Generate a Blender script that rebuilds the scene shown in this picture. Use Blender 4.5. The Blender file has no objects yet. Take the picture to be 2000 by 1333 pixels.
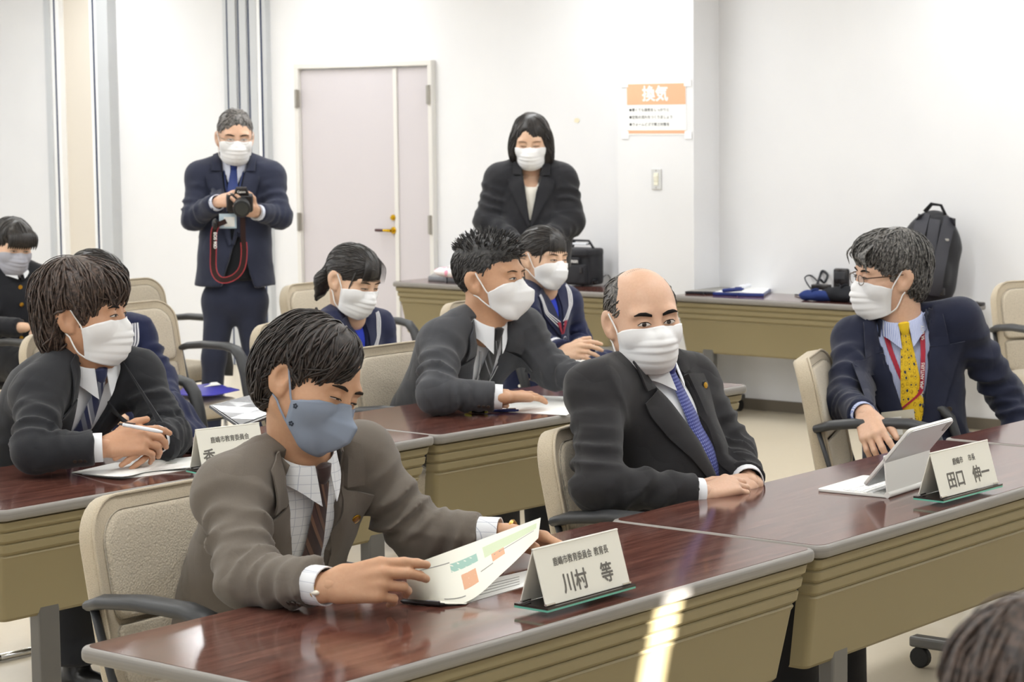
import bpy, bmesh, math, random
import numpy as np
from mathutils import Vector, Matrix
from mathutils.bvhtree import BVHTree

scene = bpy.context.scene
COL = scene.collection
PI = math.pi

# ---------------------------------------------------------------- camera
FPX, CX, CY = 4480.0, 1000.0, 666.5
CAMP = np.array([0.0, 0.0, 1.772])
_pt, _rl, _yw = math.radians(5.74), math.radians(-0.63), 0.879
FWD = np.array([math.sin(_yw)*math.cos(_pt), math.cos(_yw)*math.cos(_pt), -math.sin(_pt)])
_r = np.array([math.cos(_yw), -math.sin(_yw), 0.0])
_u = np.cross(_r, FWD)
CR = math.cos(_rl)*_r + math.sin(_rl)*_u
CU = -math.sin(_rl)*_r + math.cos(_rl)*_u

cam_data = bpy.data.cameras.new('camera')
cam = bpy.data.objects.new('view_camera', cam_data)
COL.objects.link(cam)
cam_data.sensor_width = 36.0
cam_data.lens = FPX/2000.0*36.0
cam_data.clip_start = 0.05
cam_data.clip_end = 100
_m = Matrix(((CR[0], CU[0], -FWD[0], CAMP[0]), (CR[1], CU[1], -FWD[1], CAMP[1]),
             (CR[2], CU[2], -FWD[2], CAMP[2]), (0, 0, 0, 1)))
cam.matrix_world = _m
cam_data.dof.use_dof = True
cam_data.dof.focus_distance = 6.0
cam_data.dof.aperture_fstop = 9.5
scene.camera = cam

# ---------------------------------------------------------------- world, lights, exposure
world = bpy.data.worlds.new('world')
scene.world = world
world.use_nodes = True
_bg = world.node_tree.nodes['Background']
_bg.inputs[0].default_value = (0.93, 0.96, 1.0, 1)
_bg.inputs[1].default_value = 1.15

def area_light(name, loc, size, size_y, power, color=(1, .97, .93), rot=(0, 0, 0)):
    d = bpy.data.lights.new(name, 'AREA')
    d.shape = 'RECTANGLE'; d.size = size; d.size_y = size_y
    d.energy = power; d.color = color
    o = bpy.data.objects.new(name, d)
    o.location = loc; o.rotation_euler = rot
    COL.objects.link(o)
    return o
CEIL = 2.95
for _i, _x in enumerate((1.2, 3.6, 6.0, 8.4, 10.2)):
    for _j, _y in enumerate((1.0, 3.4, 5.8, 8.2, 10.6, 13.0)):
        area_light('ceiling_lamp_light', (_x, _y, CEIL-0.03), 1.25, 0.3, 23.0, (.955, .98, 1.0))

# low sun that reaches the room only through the gaps of the window wall behind the photographer
_sd = bpy.data.lights.new('sun', 'SUN'); _sd.energy = 48.0; _sd.angle = math.radians(.53); _sd.color = (1, .98, .94)
sun = bpy.data.objects.new('sun', _sd); COL.objects.link(sun)
SUNDIR = Vector((-.25, 1, -.35)).normalized()
sun.rotation_euler = SUNDIR.to_track_quat('-Z', 'Y').to_euler()

scene.view_settings.view_transform = 'Standard'
scene.view_settings.look = 'None'
scene.view_settings.gamma = 1.0
scene.view_settings.use_curve_mapping = False
scene.view_settings.exposure = -0.05

# ---------------------------------------------------------------- pixel helpers (photo frame 2000x1333)
def ray(px, py): return FWD + (px-CX)/FPX*CR - (py-CY)/FPX*CU
def at(px, py, d): return CAMP + d*ray(px, py)
def atz(px, py, z):
    v = ray(px, py); return CAMP + v*(z-CAMP[2])/v[2]
def atx(px, py, x):
    v = ray(px, py); return CAMP + v*(x-CAMP[0])/v[0]
def aty(px, py, y):
    v = ray(px, py); return CAMP + v*(y-CAMP[1])/v[1]
def proj(P):
    d = np.asarray(P, float)-CAMP; z = d@FWD
    return (CX+FPX*(d@CR)/z, CY-FPX*(d@CU)/z, z)
def V(*a): return np.array(a, float)
def nrm(v):
    v = np.asarray(v, float); return v/max(np.linalg.norm(v), 1e-9)

# ---------------------------------------------------------------- materials
MATS = {}
def _lin(c):
    return tuple((x/12.92 if x <= 0.04045 else ((x+0.055)/1.055)**2.4) for x in c)
def hexc(h):
    h = h.lstrip('#'); return _lin(tuple(int(h[i:i+2], 16)/255 for i in (0, 2, 4)))
class NB:
    """small node builder"""
    def __init__(s, name):
        s.m = bpy.data.materials.new(name); s.m.use_nodes = True
        s.t = s.m.node_tree; s.b = s.t.nodes['Principled BSDF']
    def n(s, typ, **kw):
        nd = s.t.nodes.new(typ)
        for k, v in kw.items():
            if k.startswith('_'): setattr(nd, k[1:], v)
        return nd
    def l(s, a, b): s.t.links.new(a, b)
    def coord(s, which='Object', scale=(1, 1, 1), rot=(0, 0, 0)):
        tc = s.n('ShaderNodeTexCoord'); mp = s.n('ShaderNodeMapping')
        mp.inputs['Scale'].default_value = scale; mp.inputs['Rotation'].default_value = rot
        s.l(tc.outputs[which], mp.inputs[0]); return mp.outputs[0]
    def noise(s, vec, scale, detail=3, rough=.5):
        nd = s.n('ShaderNodeTexNoise'); nd.inputs['Scale'].default_value = scale
        nd.inputs['Detail'].default_value = detail; nd.inputs['Roughness'].default_value = rough
        s.l(vec, nd.inputs['Vector']); return nd.outputs['Fac']
    def math(s, op, a, b=None, clamp=False):
        nd = s.n('ShaderNodeMath'); nd.operation = op; nd.use_clamp = clamp
        for i, x in enumerate((a, b)):
            if x is None: continue
            if isinstance(x, (int, float)): nd.inputs[i].default_value = x
            else: s.l(x, nd.inputs[i])
        return nd.outputs[0]
    def mix(s, fac, a, b):
        nd = s.n('ShaderNodeMix'); nd.data_type = 'RGBA'
        if isinstance(fac, (int, float)): nd.inputs[0].default_value = fac
        else: s.l(fac, nd.inputs[0])
        for i, x in ((6, a), (7, b)):
            if isinstance(x, tuple): nd.inputs[i].default_value = (*x[:3], 1)
            else: s.l(x, nd.inputs[i])
        return nd.outputs[2]
    def ramp(s, fac, stops):
        nd = s.n('ShaderNodeValToRGB'); cr = nd.color_ramp
        while len(cr.elements) < len(stops): cr.elements.new(0.5)
        for e, (p, c) in zip(cr.elements, stops):
            e.position = p; e.color = (*c[:3], 1)
        s.l(fac, nd.inputs[0]); return nd.outputs[0]
    def color(s, c):
        if isinstance(c, tuple): s.b.inputs['Base Color'].default_value = (*c[:3], 1)
        else: s.l(c, s.b.inputs['Base Color'])
    def bump(s, h, strength=.3, dist=.002):
        nd = s.n('ShaderNodeBump'); nd.inputs['Strength'].default_value = strength
        nd.inputs['Distance'].default_value = dist
        s.l(h, nd.inputs['Height'])
        s.l(nd.outputs[0], s.b.inputs['Normal'])
    def setp(s, rough=None, spec=None, metal=None, coat=None, sheen=None, trans=None, sss=None, ior=None, alpha=None):
        for k, v in (('Roughness', rough), ('Specular IOR Level', spec), ('Metallic', metal), ('Coat Weight', coat),
                     ('Sheen Weight', sheen), ('Transmission Weight', trans), ('Subsurface Weight', sss), ('IOR', ior), ('Alpha', alpha)):
            if v is not None: s.b.inputs[k].default_value = v

def plain(name, hx, rough=.5, spec=.5, metal=0, var=.06, vscale=8, bump=0, bscale=200, **kw):
    """uniform colour with slight procedural variation"""
    if name in MATS: return MATS[name]
    b = NB(name); c = hexc(hx)
    v = b.coord()
    lo = tuple(x*(1-var) for x in c); hi = tuple(min(1, x*(1+var)) for x in c)
    b.color(b.mix(b.noise(v, vscale), lo, hi))
    b.setp(rough=rough, spec=spec, metal=metal, **kw)
    if bump: b.bump(b.noise(v, bscale, 2), bump, .002)
    MATS[name] = b.m; return b.m

def cloth(name, hx, var=.10, weave=900, wrinkle=.35, rough=.85, check=None, sheen=.15):
    """woven cloth: fine thread bump, soft crease bump, optional faint check lines (spacing, colour, strength)"""
    if name in MATS: return MATS[name]
    b = NB(name); c = hexc(hx); v = b.coord()
    lo = tuple(x*(1-var) for x in c); hi = tuple(min(1, x*(1+var)) for x in c)
    fine = b.noise(b.coord(scale=(1, 1, 4)), weave*.5, 2)
    col = b.mix(fine, lo, hi)
    if check:
        sp, hx2, st = check
        sx = b.n('ShaderNodeSeparateXYZ'); b.l(v, sx.inputs[0])
        tot = None
        for o in (0, 2):
            f = b.math('FRACT', b.math('DIVIDE', sx.outputs[o], sp)); g = b.math('LESS_THAN', f, .06)
            tot = g if tot is None else b.math('MAXIMUM', tot, g)
        col = b.mix(b.math('MULTIPLY', tot, st), col, hexc(hx2))
    b.color(col)
    b.setp(rough=rough, spec=.25, sheen=sheen)
    w1 = b.noise(b.coord(scale=(1, 1, .6), rot=(.5, .3, 0)), 6, 1.2, .45); w2 = b.noise(b.coord(scale=(.6, 1, 1), rot=(0, .6, .8)), 9, 1.2, .45)
    r1 = b.math('ABSOLUTE', b.math('SUBTRACT', w1, .5)); r2 = b.math('ABSOLUTE', b.math('SUBTRACT', w2, .5))
    h = b.math('ADD', b.math('MULTIPLY', fine, .02), b.math('MULTIPLY', b.math('ADD', r1, r2), wrinkle*1.6))
    b.bump(h, .55, .045)
    MATS[name] = b.m; return b.m

# ---------------------------------------------------------------- mesh building
def link_mesh(name, verts, faces, mats, parent=None, origin=(0, 0, 0), smooth=False, uvs=None, fmat=None, autosmooth=None):
    me = bpy.data.meshes.new(name)
    o3 = np.asarray(origin, float)
    fl = faces.tolist() if isinstance(faces, np.ndarray) else [tuple(map(int, f)) for f in faces]
    me.from_pydata((np.asarray(verts, float).reshape(-1, 3)-o3).tolist(), [], fl)
    if not isinstance(mats, (list, tuple)): mats = [mats]
    for m in mats: me.materials.append(m)
    if fmat is not None:
        me.polygons.foreach_set('material_index', np.asarray(fmat, np.int32))
    if smooth: me.polygons.foreach_set('use_smooth', np.ones(len(me.polygons), bool))
    if uvs is not None:
        ul = me.uv_layers.new(name='uv')
        vi = np.zeros(len(me.loops), np.int32); me.loops.foreach_get('vertex_index', vi)
        ul.data.foreach_set('uv', np.asarray(uvs, float)[vi].ravel())
    me.update()
    ob = bpy.data.objects.new(name, me); COL.objects.link(ob)
    if parent is not None: ob.parent = parent
    else: ob.location = origin
    if autosmooth:
        me.set_sharp_from_angle(angle=math.radians(autosmooth))
    return ob

class MB:
    """collects shapes into one mesh"""
    def __init__(s): s.v = []; s.f = []; s.fm = []; s.sm = []
    def add(s, verts, faces, mi=0, M=None):
        o = len(s.v)
        if M is not None: verts = [tuple(M @ Vector(p)) for p in verts]
        s.v.extend(tuple(p) for p in verts)
        for f in faces: s.f.append(tuple(i+o for i in f)); s.fm.append(mi)
        return s
    def box(s, c, size, mi=0, bev=0, M=None, seg=2):
        bm = bmesh.new(); bmesh.ops.create_cube(bm, size=1)
        for v in bm.verts: v.co = Vector((v.co.x*size[0]+c[0], v.co.y*size[1]+c[1], v.co.z*size[2]+c[2]))
        if bev: bmesh.ops.bevel(bm, geom=bm.edges[:], offset=bev, segments=seg, affect='EDGES', profile=.5)
        return s.bm(bm, mi, M)
    def bm(s, bm, mi=0, M=None):
        bm.verts.index_update()
        s.add([v.co[:] for v in bm.verts], [[v.index for v in f.verts] for f in bm.faces], mi, M); bm.free(); return s
    def prism(s, poly, z0, z1, mi=0, M=None, bev=0, seg=2):
        """poly in xy, extruded in z"""
        bm = bmesh.new()
        a = [bm.verts.new((x, y, z0)) for x, y in poly]; b = [bm.verts.new((x, y, z1)) for x, y in poly]
        n = len(poly)
        bm.faces.new(a[::-1]); bm.faces.new(b)
        for i in range(n): bm.faces.new((a[i], a[(i+1) % n], b[(i+1) % n], b[i]))
        bmesh.ops.recalc_face_normals(bm, faces=bm.faces[:])
        if bev: bmesh.ops.bevel(bm, geom=[e for e in bm.edges if abs(e.verts[0].co.z-e.verts[1].co.z) < 1e-6], offset=bev, segments=seg, affect='EDGES', profile=.5)
        return s.bm(bm, mi, M)
    def loft(s, rings, mi=0, M=None, cap=True, closed=True):
        n = len(rings[0]); vs = [p for r in rings for p in r]; fs = []
        for i in range(len(rings)-1):
            for j in range(n if closed else n-1):
                k = (j+1) % n
                fs.append((i*n+j, i*n+k, (i+1)*n+k, (i+1)*n+j))
        if cap and closed:
            fs.append(tuple(range(n))[::-1]); fs.append(tuple((len(rings)-1)*n+j for j in range(n)))
        return s.add(vs, fs, mi, M)
    def tube(s, path, r, n=8, mi=0, M=None, closed=False, flat=None, up=None):
        """tube along a path; r number or list; flat = (a, b) ellipse factors"""
        P = [np.asarray(p, float) for p in path]; m = len(P)
        rr = [r]*m if isinstance(r, (int, float)) else list(r)
        rings = []; prev = np.asarray(up, float) if up is not None else None
        for i in range(m):
            if closed: t = nrm(P[(i+1) % m]-P[i-1])
            else: t = nrm(P[min(i+1, m-1)]-P[max(i-1, 0)])
            if prev is None:
                prev = V(0, 0, 1) if abs(t[2]) < .9 else V(1, 0, 0)
            a = nrm(prev-t*(prev@t)); b = np.cross(t, a)
            if up is None: prev = a
            fa, fb = flat if flat else (1, 1)
            rings.append([P[i]+rr[i]*(fa*math.cos(2*PI*k/n)*a+fb*math.sin(2*PI*k/n)*b) for k in range(n)])
        if closed: rings.append(rings[0])
        return s.loft(rings, mi, M, cap=not closed)
    def sphere(s, c, r, mi=0, M=None, seg=12, sc=(1, 1, 1)):
        bm = bmesh.new(); bmesh.ops.create_uvsphere(bm, u_segments=seg, v_segments=max(6, seg*2//3), radius=1)
        for v in bm.verts: v.co = Vector((v.co.x*r*sc[0]+c[0], v.co.y*r*sc[1]+c[1], v.co.z*r*sc[2]+c[2]))
        return s.bm(bm, mi, M)
    def cyl(s, c, r, h, mi=0, M=None, n=16, axis='z', r2=None, bev=0):
        bm = bmesh.new(); bmesh.ops.create_cone(bm, cap_ends=True, segments=n, radius1=r, radius2=r if r2 is None else r2, depth=h)
        if bev: bmesh.ops.bevel(bm, geom=[e for e in bm.edges if abs(e.verts[0].co.z-e.verts[1].co.z) < 1e-6], offset=bev, segments=2, affect='EDGES', profile=.5)
        for v in bm.verts:
            x, y, z = v.co
            if axis == 'x': x, y, z = z, x, y
            elif axis == 'y': x, y, z = y, z, x
            v.co = (x+c[0], y+c[1], z+c[2])
        return s.bm(bm, mi, M)
    def build(s, name, mats, parent=None, origin=(0, 0, 0), smooth=False, auto=None, M=None):
        vs = s.v if M is None else [tuple(M @ Vector(p)) for p in s.v]
        return link_mesh(name, vs, s.f, mats, parent, origin, smooth=smooth or bool(auto), fmat=s.fm, autosmooth=auto)

def empty(name, loc=(0, 0, 0), rz=0):
    o = bpy.data.objects.new(name, None); COL.objects.link(o)
    o.location = loc; o.rotation_euler = (0, 0, rz); o.empty_display_size = .1
    return o
def tag(o, label, cat, group=None):
    o['label'] = label; o['category'] = cat
    if group: o['group'] = group
    return o
def struct(o):
    o['kind'] = 'structure'; return o
def copy_tree(o, parent=None):
    c = o.copy(); COL.objects.link(c); c.parent = parent
    for ch in list(o.children): copy_tree(ch, c)
    return c
def basis(x, y, z, o):
    """4x4 from axes and origin"""
    return Matrix(((x[0], y[0], z[0], o[0]), (x[1], y[1], z[1], o[1]), (x[2], y[2], z[2], o[2]), (0, 0, 0, 1)))

def multi_text(vs, fs, bold):
    if not bold: return vs, fs
    V2, F2 = [], []; n = len(vs)
    for k, (dx, dy) in enumerate(((0, 0), (1, 0), (-1, 0), (0, 1), (0, -1), (.7, .7), (-.7, -.7), (.7, -.7), (-.7, .7))):
        V2 += [(x+dx*bold, y+dy*bold, z+k*2e-5) for x, y, z in vs]; F2 += [tuple(i+k*n for i in f) for f in fs]
    return V2, F2
def text_mesh(body, size, align='CENTER', bold=0.0, sx=1.0, spacing=1.0):
    cu = bpy.data.curves.new('lettering', 'FONT'); cu.body = body; cu.size = size
    cu.align_x = align; cu.align_y = 'CENTER'; cu.resolution_u = 3; cu.space_character = spacing
    ob = bpy.data.objects.new('lettering', cu); COL.objects.link(ob)
    bpy.context.view_layer.update()
    dg = bpy.context.evaluated_depsgraph_get()
    me = bpy.data.meshes.new_from_object(ob.evaluated_get(dg))
    vs = [(v.co.x*sx, v.co.y, v.co.z) for v in me.vertices]; fs = [tuple(p.vertices) for p in me.polygons]
    bpy.data.objects.remove(ob); bpy.data.curves.remove(cu); bpy.data.meshes.remove(me)
    return multi_text(vs, fs, bold)
def lettering(body, size, mat, M, parent, bold=0.0, sx=1.0, align='CENTER', name='lettering', spacing=1.0):
    vs, fs = text_mesh(body, size, align, bold, sx, spacing)
    mb = MB(); mb.add(vs, fs)
    return mb.build(name, mat, parent, M=M)
def rrect(w, h, r, n=5, cx=0, cy=0):
    """rounded rectangle outline; r number or 4 radii (tr, tl, bl, br)"""
    rs = [r]*4 if isinstance(r, (int, float)) else r; pts = []
    for k, (sx, sy) in enumerate(((1, 1), (-1, 1), (-1, -1), (1, -1))):
        q = rs[k]; ox, oy = sx*(w/2-q), sy*(h/2-q)
        for i in range(n+1):
            a = PI/2*k+PI/2*i/n
            pts.append((cx+ox+q*math.cos(a), cy+oy+q*math.sin(a)))
    return pts
# ================================================================ the room
WX = 11.25                      # end wall
def mk_wall_mat():
    b = NB('wall_paint'); v = b.coord()
    n1 = b.noise(v, 3, 4); c = b.mix(n1, hexc('e3e3e5'), hexc('eaeaeb'))
    b.color(c); b.setp(rough=.75, spec=.25); b.bump(b.noise(v, 260, 2), .12, .001); return b.m
M_WALL = mk_wall_mat()
M_CREAM = plain('cream_panel', 'ddd5c9', .7, .3, var=.02, vscale=2)
M_ALU = plain('aluminium_rail', 'c4c6c8', .45, .5, metal=.15, var=.03)
M_WHITE_RAIL = plain('white_rail', 'f1f1f1', .4, .5, var=.01)
M_GASKET = plain('dark_blue_gasket', '3a4562', .6, .3, var=.05)
M_BASE = plain('vinyl_baseboard', '6f675a', .6, .4, var=.08, vscale=5)
def mk_floor():
    b = NB('vinyl_floor'); v = b.coord()
    c = b.mix(b.noise(v, 1.6, 5), hexc('cdc0a8'), hexc('dbd0bb'))
    c = b.mix(b.math('MULTIPLY', b.noise(v, 45, 3), .35), c, hexc('c2b59b'))
    b.color(c); b.setp(rough=.28, spec=.5); b.bump(b.noise(v, 9, 3), .08, .004); return b.m
M_FLOOR = mk_floor()

def slab(name, lo, hi, mat, bev=0):
    mb = MB(); mb.box([(lo[i]+hi[i])/2 for i in range(3)], [hi[i]-lo[i] for i in range(3)], bev=bev)
    return struct(mb.build(name, mat))
slab('floor', (-6, -3, -.1), (WX+.3, 16, 0), M_FLOOR)
slab('ceiling', (-6, -3, CEIL), (WX+.3, 16, CEIL+.15), plain('ceiling_board', 'f2f2f0', .9, .2, var=.02))

# window wall behind the photographer, blinds drawn except for two slim gaps
_g = [float(aty(1310, 1240, 2.97)[0])+.25*5.97, float(aty(1168, 1260, 2.97)[0])+.25*5.97]
_cuts = sorted([(_g[0]-.055, _g[0]+.055), (_g[1]-.012, _g[1]+.012)])
mbw = MB(); _x = -6.0
for _a, _b in _cuts:
    mbw.box(((_x+_a)/2, -3.05, CEIL/2), (_a-_x, .1, CEIL)); mbw.box(((_a+_b)/2, -3.05, 1.05), (_b-_a, .1, 2.10)); mbw.box(((_a+_b)/2, -3.05, (2.80+CEIL)/2), (_b-_a, .1, CEIL-2.80)); _x = _b
mbw.box(((_x+WX+.3)/2, -3.05, CEIL/2), (WX+.3-_x, .1, CEIL)); struct(mbw.build('wall_front', M_WALL))

# end wall: beside the column (deeper), behind the door, and the partition bays farther left
COLX = WX - .26
yc0 = float(atx(1355, 300, COLX)[1]); yc1 = float(atx(1212, 300, COLX)[1])
y_rail_r = float(atx(531, 300, WX)[1]); y_rail_l = float(atx(449, 300, WX)[1])
slab('wall_right', (WX, -3, 0), (WX+.3, yc0+.3, CEIL), M_WALL)
slab('column', (COLX, yc0, 0), (WX+.3, yc1+.02, CEIL), M_WALL)
wd = slab('wall_door', (WX, yc1-.25, 0), (WX+.3, y_rail_r, CEIL), M_WALL)
slab('wall_left', (WX+.02, y_rail_r, 0), (WX+.3, 16, CEIL), M_WALL)
slab('baseboard_right', (WX-.012, -3, 0), (WX-.0005, yc0, .065), M_BASE)
slab('baseboard_column', (COLX-.012, yc0-.012, 0), (COLX-.0005, yc1, .065), M_BASE)
slab('baseboard_column_side', (COLX-.012, yc0-.012, 0), (WX-.0005, yc0-.0005, .065), M_BASE)
slab('baseboard_left', (WX-.012, yc1+.03, 0), (WX-.0005, float(atx(853, 300, WX)[1])-.01, .065), M_BASE)

# folded partition: upright rails at the left end of the door wall
def rail_bundle(name, pxs, label, proud=.05):
    """pxs: list of (px0, px1, material, depth factor) at image height y = 300"""
    e = empty(name, (WX, float(atx((pxs[0][0]+pxs[-1][1])/2, 300, WX)[1]), 0))
    for p0, p1, m, nm, pr in pxs:
        y0 = float(atx(p1, 300, WX)[1]); y1 = float(atx(p0, 300, WX)[1])
        wd_ = (y1-y0-.002)*(.55 if nm == 'gasket' else 1)+(.004 if nm != 'gasket' else 0)
        mb = MB(); mb.box((WX-pr/2+.012, (y0+y1)/2, CEIL/2), (pr+.02, wd_, CEIL-.002), bev=.004 if y1-y0 > .02 else 0)
        mb.build(nm, m, e, origin=e.location)
    return struct(e)
G, W, A = M_GASKET, M_WHITE_RAIL, M_ALU
rail_bundle('trim_1', [(450, 457, A, 'rail', .05), (457, 460.5, G, 'gasket', .054), (460.5, 475, A, 'rail', .055), (475, 479, A, 'rail_lip', .04), (479, 482.5, G, 'gasket', .054),
                       (482.5, 496, A, 'rail', .055), (496, 499, A, 'rail_lip', .04), (499, 502.5, G, 'gasket', .054), (502.5, 516, A, 'rail', .055), (516, 522, W, 'rail', .05), (522, 526, G, 'gasket', .054), (526, 533, A, 'rail', .05)],
            'stack of grey aluminium partition edges')
rail_bundle('trim_2', [(105, 116, A, 'rail', .06), (116, 121.5, W, 'rail', .05), (121.5, 125, G, 'gasket', .054), (125, 131, W, 'rail', .05)], 'aluminium')
rail_bundle('trim_3', [(191, 196, W, 'rail', .05), (196, 200, G, 'gasket', .054), (200, 208, W, 'rail', .05), (208, 230, A, 'rail', .07)], 'aluminium')
y0 = float(atx(191, 300, WX)[1]); y1 = float(atx(131, 300, WX)[1])
slab('wall_cream_bay', (WX+.004, y0, 0), (WX+.03, y1, CEIL), M_CREAM)

# ---- door: wide leaf and narrow leaf in an off-white steel frame
M_DOOR = plain('door_leaf_paint', 'cbc5c8', .5, .4, var=.015, vscale=3)
M_FRAME = plain('door_frame_paint', 'dedbd6', .45, .4, var=.01)
M_BRASS = plain('brass', 'c9a227', .25, .5, metal=1, var=.05)
M_STEEL = plain('brushed_steel', 'a9a49a', .35, .5, metal=.9, var=.08)
M_DARKWOOD = plain('dark_wood_grip', '4a2d2c', .4, .4, var=.2, vscale=40)
yl = float(atx(586, 330, WX)[1]); yr = float(atx(853, 330, WX)[1]); ym = float(atx(779.5, 330, WX)[1])
ztop = float(atx(720, 121, WX)[2])
door = empty('door_1', (WX, (yl+yr)/2, 0)); struct(door)
DO = door.location
mb = MB()
fw = .035
for ya, yb in ((yl-fw, yl), (yr, yr+fw)):
    mb.box((WX-.012, (ya+yb)/2, ztop/2), (.06, fw, ztop-.001), bev=.004)
mb.box((WX-.0125, (yl+yr)/2, ztop-fw/2), (.061, yl-yr+.002, fw), bev=.004)
mb.build('door_frame', M_FRAME, door, DO)
zt = ztop-fw-.006
leafw = MB(); leafw.box((WX-.002, (yl-fw+ym)/2, zt/2), (.02, yl-fw-ym-.004, zt-.01), bev=.002)
lw = leafw.build('door_leaf', M_DOOR, door, DO)
leafn = MB(); leafn.box((WX-.0015, (ym+yr+fw)/2, zt/2), (.019, ym-yr-fw-.006, zt-.01), bev=.002)
ln = leafn.build('door_leaf', M_DOOR, door, DO)
mb = MB(); mb.box((WX-.016, ym+.008, zt/2), (.016, .034, zt-.01), bev=.003); mb.build('meeting_strip', M_FRAME, door, DO)
for (px, py) in ((586, 193), (595, 433)):
    z = float(atx(px, py, WX)[2]); mb = MB(); mb.cyl((WX-.046, yl-.022, z), .012, .125, n=10); mb.box((WX-.04, yl-.03, z), (.01, .03, .12)); mb.build('hinge', M_STEEL, door, DO)
for (px, py) in ((847, 185), (852, 439)):
    z = float(atx(px, py, WX)[2]); mb = MB(); mb.cyl((WX-.046, yr+.022, z), .012, .125, n=10); mb.box((WX-.04, yr+.03, z), (.01, .03, .12)); mb.build('hinge', M_STEEL, door, DO)
zl = float(atx(773, 425, WX)[2]); yk = float(atx(773, 425, WX)[1])
mb = MB(); mb.cyl((WX-.022, yk, zl), .02, .022, n=20, axis='x', bev=.004); mb.cyl((WX-.037, yk, zl), .012, .016, n=14, axis='x', bev=.003)
mb.build('lock_cylinder', M_BRASS, lw, DO, auto=40)
zh = float(atx(773, 450, WX)[2])
mb = MB(); mb.cyl((WX-.02, yk, zh), .024, .018, n=20, axis='x', bev=.004); mb.tube([(WX-.02, yk, zh), (WX-.055, yk, zh)], .011, 10)
mb.tube([(WX-.055, yk-.004, zh), (WX-.06, yk+.02, zh), (WX-.058, yk+.06, zh)], [.012, .011, .009], 10)
mb.build('lever_handle', M_BRASS, lw, DO, auto=50)
mb = MB(); mb.tube([(WX-.058, yk+.058, zh), (WX-.056, yk+.10, zh), (WX-.054, yk+.135, zh)], [.009, .0105, .0095], 10)
mb.build('lever_grip', M_DARKWOOD, lw, DO, auto=50)

# ---- poster and light switch on the column
def on_col(px, py): p = atx(px, py, COLX); return p
pc = on_col(1282, 213)
PW, PH = abs(on_col(1224, 213)[1]-on_col(1340, 213)[1]), .305
poster = empty('wall_poster', (COLX, pc[1], pc[2]))
PM = basis(V(0, -1, 0), V(0, .012, 1), V(-1, 0, 0), V(COLX, pc[1], pc[2]))   # x right, y up, z out of the wall
M_PAPER = plain('white_paper', 'f3f3f0', .7, .2, var=.01)
M_ORANGE = plain('orange_print', 'f0b592', .7, .2, var=.03)
M_INK = plain('dark_ink', '4a4a4c', .8, .1, var=.05)
M_WPRINT = plain('white_print', 'f6f4f0', .7, .2, var=.01)
mb = MB(); mb.box((0, 0, .0015), (PW, PH, .002)); mb.build('sheet', M_PAPER, poster, poster.location, M=PM)
mb = MB(); mb.box((0, PH*.285, .003), (PW*.985, PH*.40, .0012)); mb.build('orange_band', M_ORANGE, poster, poster.location, M=PM)
mb = MB(); mb.box((0, -PH*.44, .003), (PW*.985, PH*.06, .0012)); mb.build('orange_band', M_ORANGE, poster, poster.location, M=PM)
def on(M, x, y, z): return M @ Matrix.Translation((x, y, z))
lettering('換気', PH*.31, M_WPRINT, on(PM, -.005, PH*.275, .004), poster, bold=.0028).location = -poster.location
for k, t in enumerate(('●寒くても換気をしっかりと', '●空気の流れをつくりましょう', '●ウォームビズで寒さ対策を')):
    lettering(t, PH*.068, M_INK, on(PM, -PW*.46, PH*(.0-.14*k-.02), .0032), poster, bold=.0002, align='LEFT', sx=1.1).location = -poster.location
M_TAPE = plain('clear_tape', 'fafafa', .3, .5, var=.01)
for sx in (-1, 1):
    for sy in (-1, 1):
        mb = MB(); mb.box((sx*PW*.53, sy*PH*.5, .0042), (.05, .045, .0008)); mb.build('tape', M_TAPE, poster, poster.location, M=PM)
tag(poster, 'white poster with orange heading band taped to the column', 'poster')

sc = on_col(1283, 350)
sw = empty('light_switch', (COLX, sc[1], sc[2]))
SM = basis(V(0, -1, 0), V(0, 0, 1), V(-1, 0, 0), V(COLX, sc[1], sc[2]))
mb = MB(); mb.box((0, 0, .004), (.072, .122, .008), bev=.003); mb.build('plate', plain('switch_plate_metal', 'd6d6d4', .3, .5, metal=.35, var=.03), sw, sw.location, M=SM)
mb = MB(); mb.box((0, 0, .009), (.032, .075, .006), bev=.002); mb.build('frame', plain('ivory_plastic', 'ece9d8', .4, .4, var=.01), sw, sw.location, M=SM)
mb = MB(); mb.box((0, .004, .013), (.026, .036, .009), bev=.003); mb.build('rocker', MATS['ivory_plastic'], sw, sw.location, M=SM @ Matrix.Rotation(.12, 4, 'X'))
for sy in (-1, 1):
    mb = MB(); mb.cyl((0, sy*.05, .0085), .004, .002, n=10); mb.build('screw', M_STEEL, sw, sw.location, M=SM)
tag(sw, 'small ivory light switch in a metal plate below the poster', 'light switch')
# scuff of old tape on the wall
tp = atx(1127, 235, WX)
mb = MB(); mb.prism([(-.02, -.012), (.012, -.016), (.024, .004), (.006, .014), (-.018, .01)], 0, .001)
o = mb.build('tape_remnant', plain('old_tape', 'e6dcc0', .6, .3, var=.05), None, M=basis(V(0, -1, 0), V(0, 0, 1), V(-1, 0, 0), V(WX-.0015, tp[1], tp[2])))
tag(o, 'scrap of yellowed old tape on the white wall', 'tape')
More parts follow.
